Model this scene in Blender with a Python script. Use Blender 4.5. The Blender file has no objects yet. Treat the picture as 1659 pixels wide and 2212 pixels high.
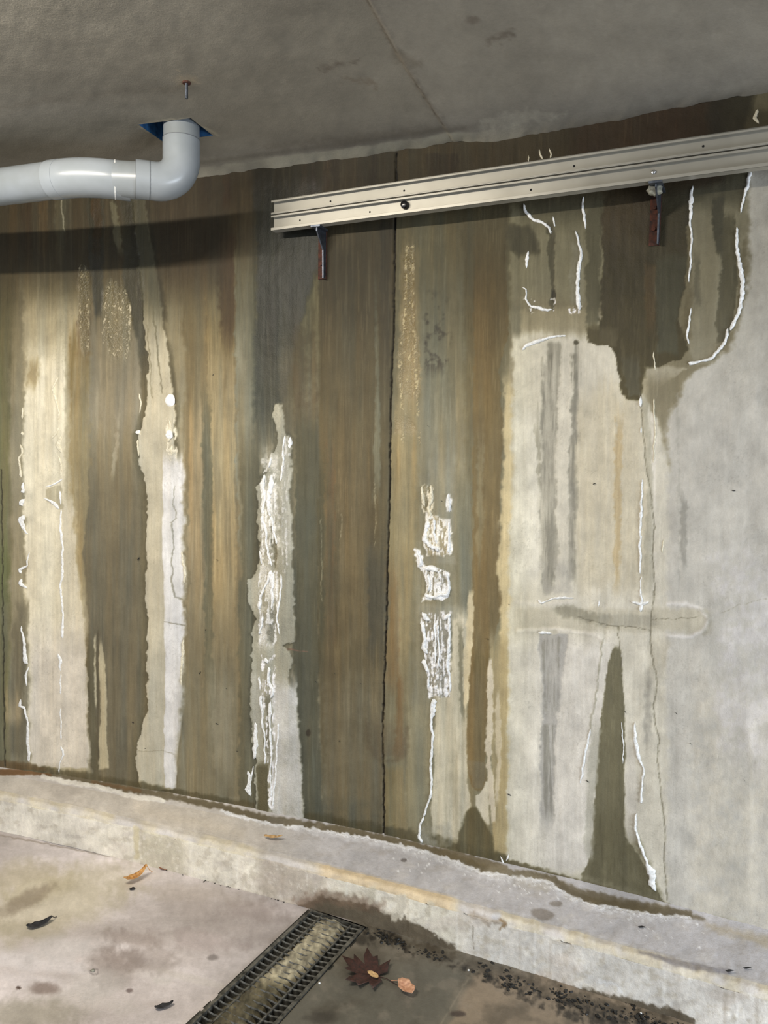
import bpy, bmesh, math, random
import numpy as np
from mathutils import Vector

# ------------------------------------------------------------------ camera
F_PX, CX, CY = 1660.0, 829.5, 1106.0
CAM_Z, PITCH, ROLL = 1.46, math.radians(4.0), math.radians(1.1)
fwd = np.array([0, math.cos(PITCH), -math.sin(PITCH)])
up0 = np.array([0, math.sin(PITCH), math.cos(PITCH)])
ri0 = np.array([1.0, 0, 0])
RI = ri0*math.cos(ROLL)+up0*math.sin(ROLL)
UP = up0*math.cos(ROLL)-ri0*math.sin(ROLL)
ORG = np.array([0, 0, CAM_Z])
sc = bpy.context.scene
cd = bpy.data.cameras.new('camera'); co = bpy.data.objects.new('camera', cd)
sc.collection.objects.link(co)
from mathutils import Matrix
M = Matrix(((RI[0], UP[0], -fwd[0], 0), (RI[1], UP[1], -fwd[1], 0), (RI[2], UP[2], -fwd[2], CAM_Z), (0, 0, 0, 1)))
co.matrix_world = M
cd.sensor_fit = 'VERTICAL'; cd.sensor_height = 36; cd.lens = F_PX/2212*36
cd.clip_start = 0.05
sc.camera = co

# ------------------------------------------------------------------ world and lamps
sc.view_settings.view_transform = 'Standard'; sc.view_settings.look = 'None'
sc.view_settings.gamma = 1; sc.view_settings.use_curve_mapping = False
sc.view_settings.exposure = 0.46
w = bpy.data.worlds.new('world'); sc.world = w; w.use_nodes = True
w.node_tree.nodes['Background'].inputs[0].default_value = (0.80, 0.88, 1.0, 1)
w.node_tree.nodes['Background'].inputs[1].default_value = 0.62

def area(name, loc, look, sx, sy, power, col):
    l = bpy.data.lights.new(name, 'AREA'); l.shape = 'RECTANGLE'; l.size = sx; l.size_y = sy
    l.energy = power; l.color = col
    o = bpy.data.objects.new(name, l); sc.collection.objects.link(o)
    o.location = loc
    d = Vector(look)-Vector(loc); o.rotation_euler = d.to_track_quat('-Z', 'Y').to_euler()
    return o
area('ceiling_tube_lamp', (-1.22, 1.36, 2.44), (-0.98, 2.05, 1.2), 1.15, 0.04, 35, (1.0, 0.925, 0.81))
area('ceiling_tube_lamp', (0.55, 0.15, 2.40), (0.5, 0.9, 0.6), 1.15, 0.05, 1.5, (1.0, 0.93, 0.80))
area('daylight_opening', (2.5, -0.2, 0.70), (1.0, 2.0, 0.0), 1.8, 0.6, 56, (0.80, 0.89, 1.0))

# ------------------------------------------------------------------ helpers
def ray(u, v): return fwd+RI*(u-CX)/F_PX-UP*(v-CY)/F_PX
def at_z(u, v, z):
    d = ray(u, v); return ORG+d*(z-CAM_Z)/d[2]
def proj(P):
    Q = P-ORG; z = Q@fwd
    return CX+F_PX*(Q@RI)/z, CY-F_PX*(Q@UP)/z

rng = np.random.RandomState(7)
TAB = rng.rand(256, 256).astype(np.float32)
def vnoise(x, y, seed=0):
    x = x+seed*17.31; y = y+seed*9.73
    xi = np.floor(x).astype(np.int64); yi = np.floor(y).astype(np.int64)
    fx = x-xi; fy = y-yi
    fx = fx*fx*(3-2*fx); fy = fy*fy*(3-2*fy)
    a = TAB[yi & 255, xi & 255]; b = TAB[yi & 255, (xi+1) & 255]
    c = TAB[(yi+1) & 255, xi & 255]; d = TAB[(yi+1) & 255, (xi+1) & 255]
    return (a+(b-a)*fx)*(1-fy)+(c+(d-c)*fx)*fy
def fnoise(x, y, seed=0, oct=4, gain=.55):       # about -1..1
    s = 0; a = 1; t = 0
    for k in range(oct):
        s = s+a*(vnoise(x*2**k, y*2**k, seed+k*3)*2-1); t += a; a *= gain
    return s/t*1.6
def ss(t):
    t = np.clip(t, 0, 1); return t*t*(3-2*t)

WP = np.polyfit(*np.array([(-1.579, 3.118), (-.927, 2.945), (-.282, 2.718), (.055, 2.601), (.417, 2.43), (.91, 2.179), (1.116, 2.101),
    (-.686, 2.832), (.008, 2.611), (.365, 2.45), (.733, 2.274), (1.007, 2.136)]).T, 2)
CP = np.polyfit(*np.array([(-1.441, 2.84), (-.853, 2.677), (-.502, 2.553), (-.206, 2.393), (-.013, 2.3), (.197, 2.181), (.523, 2.053),
    (.725, 1.979), (.898, 1.901), (.991, 1.849), (-.866, 2.665), (-.426, 2.49), (-.269, 2.425), (.201, 2.19), (.455, 2.107)]).T, 2)
def lin_ext(P, X, a=-1.7, b=1.3):
    Xc = np.clip(X, a, b); d = np.polyval(np.polyder(P), Xc)
    return np.polyval(P, Xc)+(X-Xc)*d
def wallY(X): return lin_ext(WP, X)
def curbY(X): return lin_ext(CP, X)
def wall_n(X):      # unit normal toward the camera side
    d = np.polyval(np.polyder(WP), np.clip(X, -1.7, 1.3)); L = np.sqrt(1+d*d)
    return np.stack([d/L, -1/L, 0*d], -1)
def at_wall(u, v):
    d = ray(u, v); t = 2.6
    for _ in range(30):
        t = wallY(t*d[0])/d[1]
    return ORG+d*t
CEIL, CURB = 2.47, 0.14

def srgb(c):
    c = np.asarray(c, dtype=np.float64)/255.
    return np.where(c <= .04045, c/12.92, ((c+.055)/1.055)**2.4)

class Paint:
    """colour, height, wetness and crust of one concrete surface; (u,v) is only a chart of the surface"""
    def __init__(s, P, base):
        s.U, s.V = proj(P); n = len(s.U)
        s.C = np.tile(np.array(base, float), (n, 1)); s.H = np.zeros(n); s.W = np.zeros(n); s.K = np.zeros(n)
        s.n1 = fnoise(s.U/34, s.V/34, 1); s.n2 = fnoise(s.U/9, s.V/11, 2, 3)
        s.st = fnoise(s.U/9, s.V/170, 3, 4, .7); s.st2 = fnoise(s.U/26, s.V/420, 4, 3, .6)
        s.st3 = fnoise(s.U/4, s.V/60, 9, 2)
    def put(s, ix, m, col, H=0, wet=None, crust=None):
        m = m[:, None]
        if col is not None: s.C[ix] = s.C[ix]*(1-m)+np.array(col, float)*m
        m = m[:, 0]
        if H: s.H[ix] += H*m
        if wet is not None: s.W[ix] = s.W[ix]*(1-m)+wet*m
        if crust is not None: s.K[ix] = s.K[ix]*(1-m)+crust*m
    def band(s, rows, col, a=1, soft=4, jag=3, fade=(12, 12), streak=0, H=0, wet=None, crust=None, mott=0):
        r = np.array(rows, float); y0, y1 = r[0, 0], r[-1, 0]
        xa, xb = r[:, 1].min()-30-soft, r[:, 2].max()+30+soft
        ix = np.nonzero((s.V > y0-20) & (s.V < y1+20) & (s.U > xa) & (s.U < xb))[0]
        u = s.U[ix]; v = s.V[ix]+s.n1[ix]*min(6, fade[0]*.5)+s.st[ix]*min(fade[0], fade[1])*.35
        j = s.n1[ix]*jag*1.6+s.n2[ix]*jag
        xl = np.interp(v, r[:, 0], r[:, 1]); xr = np.interp(v, r[:, 0], r[:, 2])
        m = ss((u+j-xl)/soft+.5)*ss((xr-u+s.n2[ix]*jag+fnoise(u/40, v/40, 6)*jag)/soft+.5)
        m = m*ss((v-y0)/max(fade[0], 1))*ss((y1-v)/max(fade[1], 1))
        if streak: m = m*np.clip(1-streak*.6+s.st[ix]*streak*1.5, 0, 1)
        if mott: m = m*np.clip(1-mott*.5+s.n1[ix]*mott+s.n2[ix]*mott*.7, 0, 1)
        s.put(ix, m*a, col, H, wet, crust)
    def line(s, pts, w, col, a=1, soft=2, jag=1.5, H=0, wet=None, crust=None, brk=0):
        p = np.array([q[:2] for q in pts], float)
        ws = np.array([q[2] if len(q) > 2 else w for q in pts], float)
        pad = ws.max()+soft+12
        ix = np.nonzero((s.U > p[:, 0].min()-pad) & (s.U < p[:, 0].max()+pad) & (s.V > p[:, 1].min()-pad) & (s.V < p[:, 1].max()+pad))[0]
        u = s.U[ix]+s.n2[ix]*jag*1.5+s.n1[ix]*jag; v = s.V[ix]+fnoise(s.U[ix]/9, s.V[ix]/9, 12, 2)*jag
        best = np.full(len(ix), 1e9); bw = np.full(len(ix), w, float)
        for k in range(len(p)-1):
            d = p[k+1]-p[k]; L = (d*d).sum()+1e-9
            t = np.clip(((u-p[k, 0])*d[0]+(v-p[k, 1])*d[1])/L, 0, 1)
            q = np.hypot(u-p[k, 0]-t*d[0], v-p[k, 1]-t*d[1])-(ws[k]*(1-t)+ws[k+1]*t)*.5
            best = np.minimum(best, q)
        m = ss(.5-best/soft)
        if brk: m = m*np.clip(1-brk+fnoise(s.U[ix]/14, s.V[ix]/14, 21, 3)*brk*2, 0, 1)
        s.put(ix, m*a, col, H, wet, crust)
    def blob(s, x, y, rx, ry, col, a=1, soft=.5, jag=.25, ang=0, **k):
        R = max(rx, ry)*(1+soft+jag)+4
        ix = np.nonzero((abs(s.U-x) < R) & (abs(s.V-y) < R))[0]
        du = s.U[ix]-x; dv = s.V[ix]-y; c, sn = math.cos(ang), math.sin(ang)
        d = np.hypot((du*c+dv*sn)/rx, (dv*c-du*sn)/ry)+s.n1[ix]*jag+s.n2[ix]*jag*.5
        s.put(ix, ss((1-d)/soft+.5)*a, col, **k)

def mesh_grid(P, nu, nv, keep=None):
    i = np.arange(nv-1)[:, None]*nu+np.arange(nu-1)[None, :]
    q = np.stack([i, i+1, i+nu+1, i+nu], -1).reshape(-1, 4)
    if keep is not None: q = q[keep.reshape(-1)]
    me = bpy.data.meshes.new('surface')
    me.vertices.add(len(P)); me.vertices.foreach_set('co', P.astype(np.float32).ravel())
    me.loops.add(q.size); me.loops.foreach_set('vertex_index', q.astype(np.int32).ravel())
    me.polygons.add(len(q)); me.polygons.foreach_set('loop_start', np.arange(0, q.size, 4, dtype=np.int32))
    me.polygons.foreach_set('loop_total', np.full(len(q), 4, dtype=np.int32))
    me.polygons.foreach_set('use_smooth', np.ones(len(q), dtype=bool))
    me.update(calc_edges=True)
    return me
def set_paint(me, pt, gain=1.0):
    c = me.attributes.new('stain', 'FLOAT_COLOR', 'POINT')
    L = srgb(np.clip(pt.C, 0, 255))*gain
    c.data.foreach_set('color', np.concatenate([L, np.ones((len(L), 1))], 1).astype(np.float32).ravel())
    for nm, arr in (('wet', pt.W), ('crust', pt.K)):
        a = me.attributes.new(nm, 'FLOAT', 'POINT'); a.data.foreach_set('value', np.clip(arr, 0, 1).astype(np.float32))

col = sc.collection
def link(name, me, mat, parent=None, kind=None):
    o = bpy.data.objects.new(name, me); col.objects.link(o)
    if mat: me.materials.append(mat) if len(me.materials) == 0 else None
    if parent: o.parent = parent
    if kind: o['kind'] = kind
    return o
def empty(name, loc, label, cat, group=None, rz=0):
    o = bpy.data.objects.new(name, None); col.objects.link(o); o.location = loc; o.rotation_euler = (0, 0, rz)
    o.empty_display_size = .02
    tag(o, label, cat, group); return o
def tag(o, label, cat, group=None):
    o['label'] = label; o['category'] = cat
    if group: o['group'] = group
    return o
def bm_obj(name, bm, mat, parent=None, smooth=False, kind=None):
    me = bpy.data.meshes.new(name); bmesh.ops.recalc_face_normals(bm, faces=bm.faces); bm.to_mesh(me); bm.free()
    if smooth:
        for p in me.polygons: p.use_smooth = True
    return link(name, me, mat, parent, kind)
def box(bm, o, ax, ay, az, x0, x1, y0, y1, z0, z1):
    o, ax, ay, az = map(lambda q: np.array(q, float), (o, ax, ay, az))
    v = [bm.verts.new(o+ax*x+ay*y+az*z) for z in (z0, z1) for y in (y0, y1) for x in (x0, x1)]
    for f in ((0, 1, 3, 2), (4, 6, 7, 5), (0, 4, 5, 1), (2, 3, 7, 6), (0, 2, 6, 4), (1, 5, 7, 3)): bm.faces.new([v[i] for i in f])

# ------------------------------------------------------------------ materials
def concrete(name, grain=.10, bump=.35, rough=.72, scale=1.0):
    m = bpy.data.materials.new(name); m.use_nodes = True; nt = m.node_tree; N = nt.nodes; Lk = nt.links
    b = N['Principled BSDF']
    at = N.new('ShaderNodeAttribute'); at.attribute_name = 'stain'
    wt = N.new('ShaderNodeAttribute'); wt.attribute_name = 'wet'
    cr = N.new('ShaderNodeAttribute'); cr.attribute_name = 'crust'
    tc = N.new('ShaderNodeTexCoord')
    mp = N.new('ShaderNodeMapping'); mp.inputs['Scale'].default_value = (1, 1, .5); Lk.new(tc.outputs['Object'], mp.inputs[0])
    n1 = N.new('ShaderNodeTexNoise'); n1.inputs['Scale'].default_value = 260*scale; n1.inputs['Detail'].default_value = 4
    Lk.new(tc.outputs['Object'], n1.inputs['Vector'])
    n2 = N.new('ShaderNodeTexNoise'); n2.inputs['Scale'].default_value = 90*scale; n2.inputs['Detail'].default_value = 6
    Lk.new(mp.outputs[0], n2.inputs['Vector'])
    add = N.new('ShaderNodeMath'); add.operation = 'ADD'; Lk.new(n1.outputs[0], add.inputs[0]); Lk.new(n2.outputs[0], add.inputs[1])
    mr = N.new('ShaderNodeMapRange'); mr.inputs[1].default_value = .6; mr.inputs[2].default_value = 1.4
    mr.inputs[3].default_value = 1-grain; mr.inputs[4].default_value = 1+grain; Lk.new(add.outputs[0], mr.inputs[0])
    vm = N.new('ShaderNodeVectorMath'); vm.operation = 'SCALE'; Lk.new(at.outputs['Color'], vm.inputs[0]); Lk.new(mr.outputs[0], vm.inputs['Scale'])
    Lk.new(vm.outputs[0], b.inputs['Base Color'])
    rr = N.new('ShaderNodeMapRange'); rr.inputs[3].default_value = rough; rr.inputs[4].default_value = .17
    Lk.new(wt.outputs['Fac'], rr.inputs[0]); Lk.new(rr.outputs[0], b.inputs['Roughness'])
    b.inputs['Specular IOR Level'].default_value = .35
    n3 = N.new('ShaderNodeTexNoise'); n3.inputs['Scale'].default_value = 130; n3.inputs['Detail'].default_value = 3
    Lk.new(tc.outputs['Object'], n3.inputs['Vector'])
    mu = N.new('ShaderNodeMath'); mu.operation = 'MULTIPLY'; Lk.new(n3.outputs[0], mu.inputs[0]); Lk.new(cr.outputs['Fac'], mu.inputs[1])
    m2 = N.new('ShaderNodeMath'); m2.operation = 'MULTIPLY'; Lk.new(mu.outputs[0], m2.inputs[0]); m2.inputs[1].default_value = 10
    ad = N.new('ShaderNodeMath'); ad.operation = 'ADD'; Lk.new(m2.outputs[0], ad.inputs[0]); Lk.new(add.outputs[0], ad.inputs[1])
    bp = N.new('ShaderNodeBump'); bp.inputs['Strength'].default_value = bump; bp.inputs['Distance'].default_value = .0016
    Lk.new(ad.outputs[0], bp.inputs['Height']); Lk.new(bp.outputs[0], b.inputs['Normal'])
    return m
def plain(name, c, rough=.5, metal=0, vary=.12, scale=60, bump=.2, stretch=(1, 1, 1), dirt=None, spec=.5, coat=0):
    m = bpy.data.materials.new(name); m.use_nodes = True; nt = m.node_tree; N = nt.nodes; Lk = nt.links
    b = N['Principled BSDF']; b.inputs['Roughness'].default_value = rough; b.inputs['Metallic'].default_value = metal
    b.inputs['Specular IOR Level'].default_value = spec; b.inputs['Coat Weight'].default_value = coat
    tc = N.new('ShaderNodeTexCoord'); mp = N.new('ShaderNodeMapping'); mp.inputs['Scale'].default_value = stretch
    Lk.new(tc.outputs['Object'], mp.inputs[0])
    n = N.new('ShaderNodeTexNoise'); n.inputs['Scale'].default_value = scale; n.inputs['Detail'].default_value = 5; Lk.new(mp.outputs[0], n.inputs['Vector'])
    r = N.new('ShaderNodeValToRGB'); L = srgb(c); D = srgb(dirt) if dirt is not None else L*(1-vary*2)
    r.color_ramp.elements[0].position = .3; r.color_ramp.elements[0].color = (*D, 1)
    r.color_ramp.elements[1].position = .62; r.color_ramp.elements[1].color = (*np.clip(L*(1+vary*.3), 0, 1), 1)
    Lk.new(n.outputs[0], r.inputs[0]); Lk.new(r.outputs[0], b.inputs['Base Color'])
    bp = N.new('ShaderNodeBump'); bp.inputs['Strength'].default_value = bump; bp.inputs['Distance'].default_value = .001
    Lk.new(n.outputs[0], bp.inputs['Height']); Lk.new(bp.outputs[0], b.inputs['Normal'])
    return m
MW = concrete('stained_wall_concrete', .08, .5); MC = concrete('kerb_concrete', .12, .5, .6)
MF = concrete('floor_concrete', .09, .4, .55); MS = concrete('soffit_concrete', .07, .3, .85)
M_pvc = plain('pvc_pipe', (130, 136, 141), .30, 0, .04, 9, .03, dirt=(120, 125, 126))
M_pvc2 = plain('pvc_fitting', (136, 142, 147), .27, 0, .04, 9, .03, dirt=(127, 133, 136))
M_alu = plain('aluminium_track', (166, 162, 150), .38, .35, .04, 6, .02, dirt=(150, 146, 134))
M_galv = plain('galvanised_steel', (96, 102, 112), .45, .8, .25, 60, .3)
M_rust = plain('rusty_steel', (78, 42, 28), .85, .1, .3, 80, .8, dirt=(34, 23, 19))
M_black = plain('black_rubber', (18, 18, 20), .22, 0, .2, 50, .05)
M_dark = plain('screw_hole_dark', (14, 13, 12), .9, 0, .1)
M_blue = plain('blue_former', (58, 112, 164), .6, 0, .2, 40, .3, dirt=(36, 74, 116))
M_grate = plain('wet_dirty_steel', (118, 116, 108), .30, .5, .3, 70, .5, dirt=(44, 44, 41))
M_silt = plain('wet_silt', (120, 112, 92), .35, 0, .25, 30, .9, dirt=(62, 58, 46))
M_trough = plain('drain_channel', (40, 39, 34), .5, 0, .3, 30, .5)
M_white = plain('white_lime', (240, 241, 240), .5, 0, .05, 150, .8, dirt=(205, 203, 196))
M_cream = plain('cream_lime', (226, 219, 196), .4, 0, .05, 150, .8, dirt=(190, 180, 152))
M_debris = plain('black_leaf_litter', (30, 28, 24), .45, 0, .4, 90, .8, dirt=(10, 10, 9))
M_foam = plain('sealant', (150, 148, 132), .6, 0, .2, 80, .6, dirt=(96, 96, 88))

# ------------------------------------------------------------------ WALL
NX, NZ = 1010, 770
xs = np.concatenate([np.linspace(-3.4, -1.80, 14), np.linspace(-1.78, 1.36, NX), np.linspace(1.40, 2.6, 12)])
zs = np.linspace(CURB-.03, CEIL+.012, NZ)
X, Z = np.meshgrid(xs, zs); X = X.ravel(); Z = Z.ravel()
P = np.stack([X, wallY(X), Z], -1)
W = Paint(P, (150, 138, 114))
B, L = W.band, W.line
exec_wall = True
# --- broad fields, left to right
B([(300, -400, 30), (2100, -400, 30)], (124, 118, 90), soft=20)
B([(700, -400, 22), (1700, -400, 24)], (112, 112, 72), a=.8, soft=14, streak=.5, fade=(160, 300))
B([(1150, -20, 26), (1320, -20, 26)], (104, 112, 58), a=.6, soft=10, fade=(60, 60))
B([(560, 22, 60), (1700, 22, 60)], (146, 137, 116), soft=14, fade=(200, 20))
B([(560, 50, 180), (780, 50, 175), (1050, 55, 170), (1350, 60, 185), (1500, 62, 190), (1670, 66, 200)], (176, 164, 136), soft=14, fade=(120, 10))
B([(300, -50, 560), (470, -50, 560), (700, -50, 560)], (104, 86, 58), soft=40, fade=(5, 170), streak=.12)
B([(700, 62, 140), (860, 52, 140), (1000, 50, 142), (1250, 55, 145), (1500, 60, 150), (1655, 66, 152)], (214, 205, 176), soft=10, jag=3, fade=(110, 6), streak=.12)
B([(1050, 132, 160), (1200, 132, 168), (1400, 132, 184), (1500, 132, 187), (1658, 136, 198)], (199, 189, 164), soft=5, jag=3, fade=(60, 4), H=.0008)
B([(1300, 64, 185), (1660, 66, 198)], (210, 200, 184), a=.7, soft=14, fade=(140, 4))
B([(690, 150, 205), (980, 152, 205), (1200, 165, 200), (1340, 176, 196)], (150, 122, 68), a=.85, soft=10, fade=(70, 160), streak=.3)
B([(640, 172, 205), (800, 165, 195)], (138, 96, 62), a=.7, soft=8, fade=(50, 80), streak=.5)
B([(620, 195, 320), (850, 195, 318), (1690, 190, 320)], (130, 118, 96), soft=10, fade=(160, 20))
B([(640, 190, 312), (900, 190, 316), (1000, 195, 300)], (150, 139, 122), soft=16, fade=(90, 120), a=.8)
B([(980, 196, 312), (1200, 180, 316), (1350, 192, 312), (1500, 190, 312), (1640, 196, 300), (1705, 200, 300)], (118, 106, 84), soft=6, jag=2, fade=(110, 8))
B([(880, 255, 262), (1050, 240, 246)], (176, 168, 150), a=.5, soft=5, fade=(40, 40))
B([(390, 190, 225), (560, 192, 224), (640, 200, 222), (690, 208, 218)], (92, 88, 78), soft=8, jag=2, fade=(20, 20), wet=.5)
B([(390, 262, 300), (620, 268, 312), (760, 300, 322), (830, 306, 324)], (92, 86, 68), soft=8, jag=2, fade=(20, 60), wet=.4)
B([(400, 120, 150), (560, 116, 140)], (120, 118, 108), a=.6, soft=12, fade=(30, 90))
B([(570, 165, 190), (640, 168, 195), (720, 172, 192), (780, 178, 190)], (152, 136, 104), a=.8, soft=8, fade=(20, 40), wet=1, crust=1)  # this patch and the next: lamp glints painted as paler tan, with gloss
B([(600, 230, 262), (660, 222, 284), (720, 225, 282), (800, 240, 275)], (150, 138, 112), a=.8, soft=8, fade=(20, 50), wet=1, crust=1)
B([(760, 60, 90), (860, 55, 80)], (152, 128, 86), a=.6, soft=12, fade=(40, 40))
B([(1300, 30, 62), (1500, 22, 50), (1650, 20, 60)], (112, 104, 86), a=.8, soft=10, fade=(80, 30))
B([(1480, 10, 45), (1590, 8, 42)], (190, 168, 132), a=.6, soft=10, fade=(60, 40))
B([(1290, 28, 62), (1350, 38, 60)], (120, 112, 96), a=.7, soft=8, fade=(20, 20))
# pale slivers on dark stain
B([(1360, 204, 209), (1420, 201, 207), (1510, 203, 210), (1530, 206, 208)], (190, 178, 146), soft=3, jag=1.5, fade=(20, 14))
B([(1368, 214, 219), (1440, 213, 228), (1520, 216, 232), (1600, 213, 230), (1665, 210, 236)], (184, 170, 138), soft=3, jag=1.5, fade=(26, 6))
B([(1355, 188, 202), (1500, 190, 204), (1650, 196, 212), (1680, 198, 214)], (104, 92, 66), soft=4, jag=2, fade=(60, 6))
B([(1350, 209, 214), (1650, 208, 213)], (98, 86, 64), soft=3, jag=1, fade=(20, 20))
# --- grey lime flow below the pipe
flow = [(420, 284, 312), (500, 292, 324), (560, 300, 330), (640, 311, 345), (700, 309, 352), (760, 318, 364), (850, 320, 376), (900, 316, 379),
        (935, 300, 376), (980, 302, 380), (1020, 308, 386), (1060, 314, 389), (1150, 318, 392), (1250, 312, 401), (1350, 318, 401), (1400, 318, 397),
        (1480, 314, 398), (1520, 318, 396), (1580, 305, 386), (1640, 294, 378), (1690, 298, 378), (1712, 306, 374)]
B([(y, a-14, b+8) for y, a, b in flow if y > 700], (108, 98, 74), a=.8, soft=10, jag=2)
B([(y, a-12, b+10) for y, a, b in flow if y < 760], (78, 70, 50), a=.7, soft=10, jag=2)
for k_ in (1, 2):  # dark outlines paint the edge shade along both sides of the flow
    L([(q_[0+k_], q_[0]) for q_ in flow if q_[0] > 480], 10, (84, 76, 56), a=.45, soft=9, jag=2)
B(flow, (182, 174, 154), soft=3, jag=2.6, fade=(6, 6), H=.0035)
B([(420, 280, 314), (560, 296, 332), (640, 308, 346), (760, 312, 366)], (112, 108, 94), a=.95, soft=6, fade=(10, 150))  # upper end greyed, shade put into the flow's colour
B([(960, 352, 400), (1200, 352, 408), (1400, 357, 408), (1500, 357, 408), (1560, 356, 392), (1640, 356, 384), (1705, 357, 380)], (212, 211, 207), soft=3, jag=1, fade=(50, 5), streak=.1, H=.0008)
L([(372, 1130, 3), (376, 1180, 3), (370, 1250, 4), (378, 1290, 3), (396, 1294, 2)], 3, (150, 145, 132), a=.8, soft=2, H=-.001)
L([(378, 1050, 2), (374, 1090, 3), (384, 1120, 2), (370, 1128, 3)], 3, (160, 154, 138), a=.8, H=-.001)
L([(330, 660, 3), (338, 720, 3), (345, 790, 4), (352, 850, 2)], 3, (136, 128, 108), a=.8, H=-.001)
L([(318, 700, 2), (326, 790, 3), (330, 860, 2)], 3, (140, 132, 110), a=.7, H=-.0008)
L([(357, 1342, 2), (398, 1350, 2)], 2, (120, 112, 96), a=.7, soft=1.5)
L([(300, 1622, 1.5), (350, 1620, 1.5), (380, 1628, 1.5)], 1.5, (140, 130, 112), a=.6, soft=1.5)
# --- ochre stripes 400..510
B([(560, 398, 512), (1720, 398, 548)], (134, 116, 84), soft=14, fade=(190, 6))
B([(820, 408, 438), (1100, 408, 438), (1420, 404, 440)], (168, 136, 86), a=.75, soft=6, fade=(200, 200), streak=.35)
B([(560, 440, 510), (900, 452, 508), (1200, 458, 510), (1420, 460, 508)], (172, 144, 92), a=.9, soft=8, fade=(260, 190), streak=.25)
B([(820, 437, 455), (1050, 440, 458), (1350, 442, 460), (1600, 440, 462)], (104, 98, 76), a=.85, soft=6, fade=(110, 150))
B([(1380, 396, 520), (1740, 380, 540)], (134, 123, 100), a=.8, soft=16, fade=(130, 6), streak=.2)
B([(1430, 460, 500), (1700, 462, 505)], (158, 144, 118), a=.6, soft=10, fade=(80, 60))
B([(480, 470, 506), (700, 476, 508), (780, 486, 508)], (94, 66, 36), a=.8, soft=10, fade=(40, 90))
B([(380, 330, 500), (600, 345, 480), (680, 360, 470)], (88, 68, 40), a=.75, soft=20, fade=(5, 120), streak=.15)
# --- grey 510..600
B([(480, 508, 552), (700, 508, 552), (1000, 512, 550), (1250, 512, 560)], (132, 127, 110), soft=5, fade=(170, 90), streak=.12)
B([(700, 510, 530), (830, 510, 532)], (158, 152, 132), a=.6, soft=8, fade=(80, 50))
B([(900, 520, 560), (1740, 515, 560)], (106, 101, 82), soft=8, fade=(140, 6))
B([(370, 545, 700), (560, 556, 690), (740, 548, 640), (900, 548, 605), (1000, 545, 575)], (78, 78, 66), soft=14, fade=(40, 130), streak=.08, wet=.35)  # slate stain; its dark top also holds the rail's shade
B([(620, 560, 600), (820, 560, 596)], (70, 68, 60), a=.7, soft=14, fade=(70, 70), mott=.5)
B([(700, 600, 660), (1000, 600, 660)], (112, 103, 84), a=.8, soft=14, fade=(80, 80), mott=.3)
B([(640, 632, 680), (1000, 640, 690)], (124, 98, 74), a=.5, soft=12, fade=(100, 100), mott=.5)
# --- 640..840
B([(860, 640, 696), (1500, 634, 690), (1780, 648, 700)], (98, 95, 78), soft=8, fade=(90, 6), streak=.1)
B([(380, 690, 858), (700, 690, 856), (1000, 690, 846), (1300, 686, 838), (1500, 690, 832), (1800, 700, 832)], (116, 98, 66), soft=8, jag=1, fade=(5, 5), streak=.04)
B([(900, 706, 722), (1500, 706, 726)], (140, 98, 58), a=.55, soft=6, fade=(160, 200), streak=.5)
B([(900, 736, 800), (1500, 730, 800)], (134, 112, 78), a=.7, soft=12, fade=(160, 200), streak=.3)
B([(950, 686, 700), (1500, 686, 702)], (96, 90, 66), a=.8, soft=4, fade=(100, 200))
B([(1100, 795, 835), (1480, 795, 828)], (96, 91, 78), a=.8, soft=8, fade=(130, 130))
B([(560, 806, 812), (800, 812, 820), (950, 812, 822), (1100, 800, 822)], (142, 138, 118), a=.75, soft=5, fade=(80, 80), jag=2)
B([(440, 820, 850), (900, 822, 840)], (90, 80, 64), a=.6, soft=8, fade=(60, 200))
B([(1400, 700, 832), (1800, 700, 830)], (136, 122, 98), a=.8, soft=14, fade=(140, 20), mott=.15)
B([(1710, 690, 830), (1800, 700, 832)], (104, 98, 80), a=.6, soft=14, fade=(30, 5), mott=.6)
B([(500, 700, 790), (760, 700, 790)], (92, 78, 48), a=.6, soft=20, fade=(60, 160))
# --- right of the joint 850..1100
B([(360, 858, 1110), (520, 856, 1110), (800, 848, 1100), (1000, 844, 1090), (1300, 838, 1085), (1500, 830, 1080), (1880, 828, 1090)], (138, 128, 102), soft=2, jag=0, fade=(5, 5))
B([(480, 870, 910), (700, 862, 905), (960, 850, 900)], (160, 140, 100), a=.8, soft=10, fade=(90, 90))
B([(900, 846, 902), (1200, 842, 896), (1500, 832, 880)], (158, 134, 86), a=.85, soft=8, fade=(100, 120), streak=.25)
B([(1180, 840, 862), (1520, 832, 860)], (146, 108, 62), a=.7, soft=7, fade=(120, 60), streak=.3)
B([(1440, 858, 874), (1660, 852, 872)], (128, 90, 48), a=.7, soft=5, fade=(40, 40), streak=.4)
B([(1650, 830, 880), (1830, 830, 880)], (152, 126, 76), a=.85, soft=8, fade=(20, 20), streak=.5)
B([(560, 905, 1012), (900, 905, 1015), (1300, 900, 1012), (1700, 880, 930)], (136, 130, 112), a=.9, soft=10, fade=(90, 200), streak=.12)
B([(620, 920, 975), (700, 915, 972), (820, 925, 955)], (96, 86, 76), a=.75, soft=10, fade=(50, 50), mott=1.2)
B([(560, 920, 1010), (900, 930, 1008)], (128, 124, 106), a=.5, soft=12, fade=(90, 90), mott=.5)
B([(940, 925, 985), (1180, 925, 985)], (146, 142, 128), a=.6, soft=12, fade=(60, 60))
B([(520, 876, 893), (680, 872, 896), (740, 858, 904), (850, 866, 906), (880, 876, 900)], (164, 142, 100), a=.85, soft=8, fade=(40, 40), wet=1, crust=1)  # warm lamp glint strip painted in pale tan, with gloss
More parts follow.
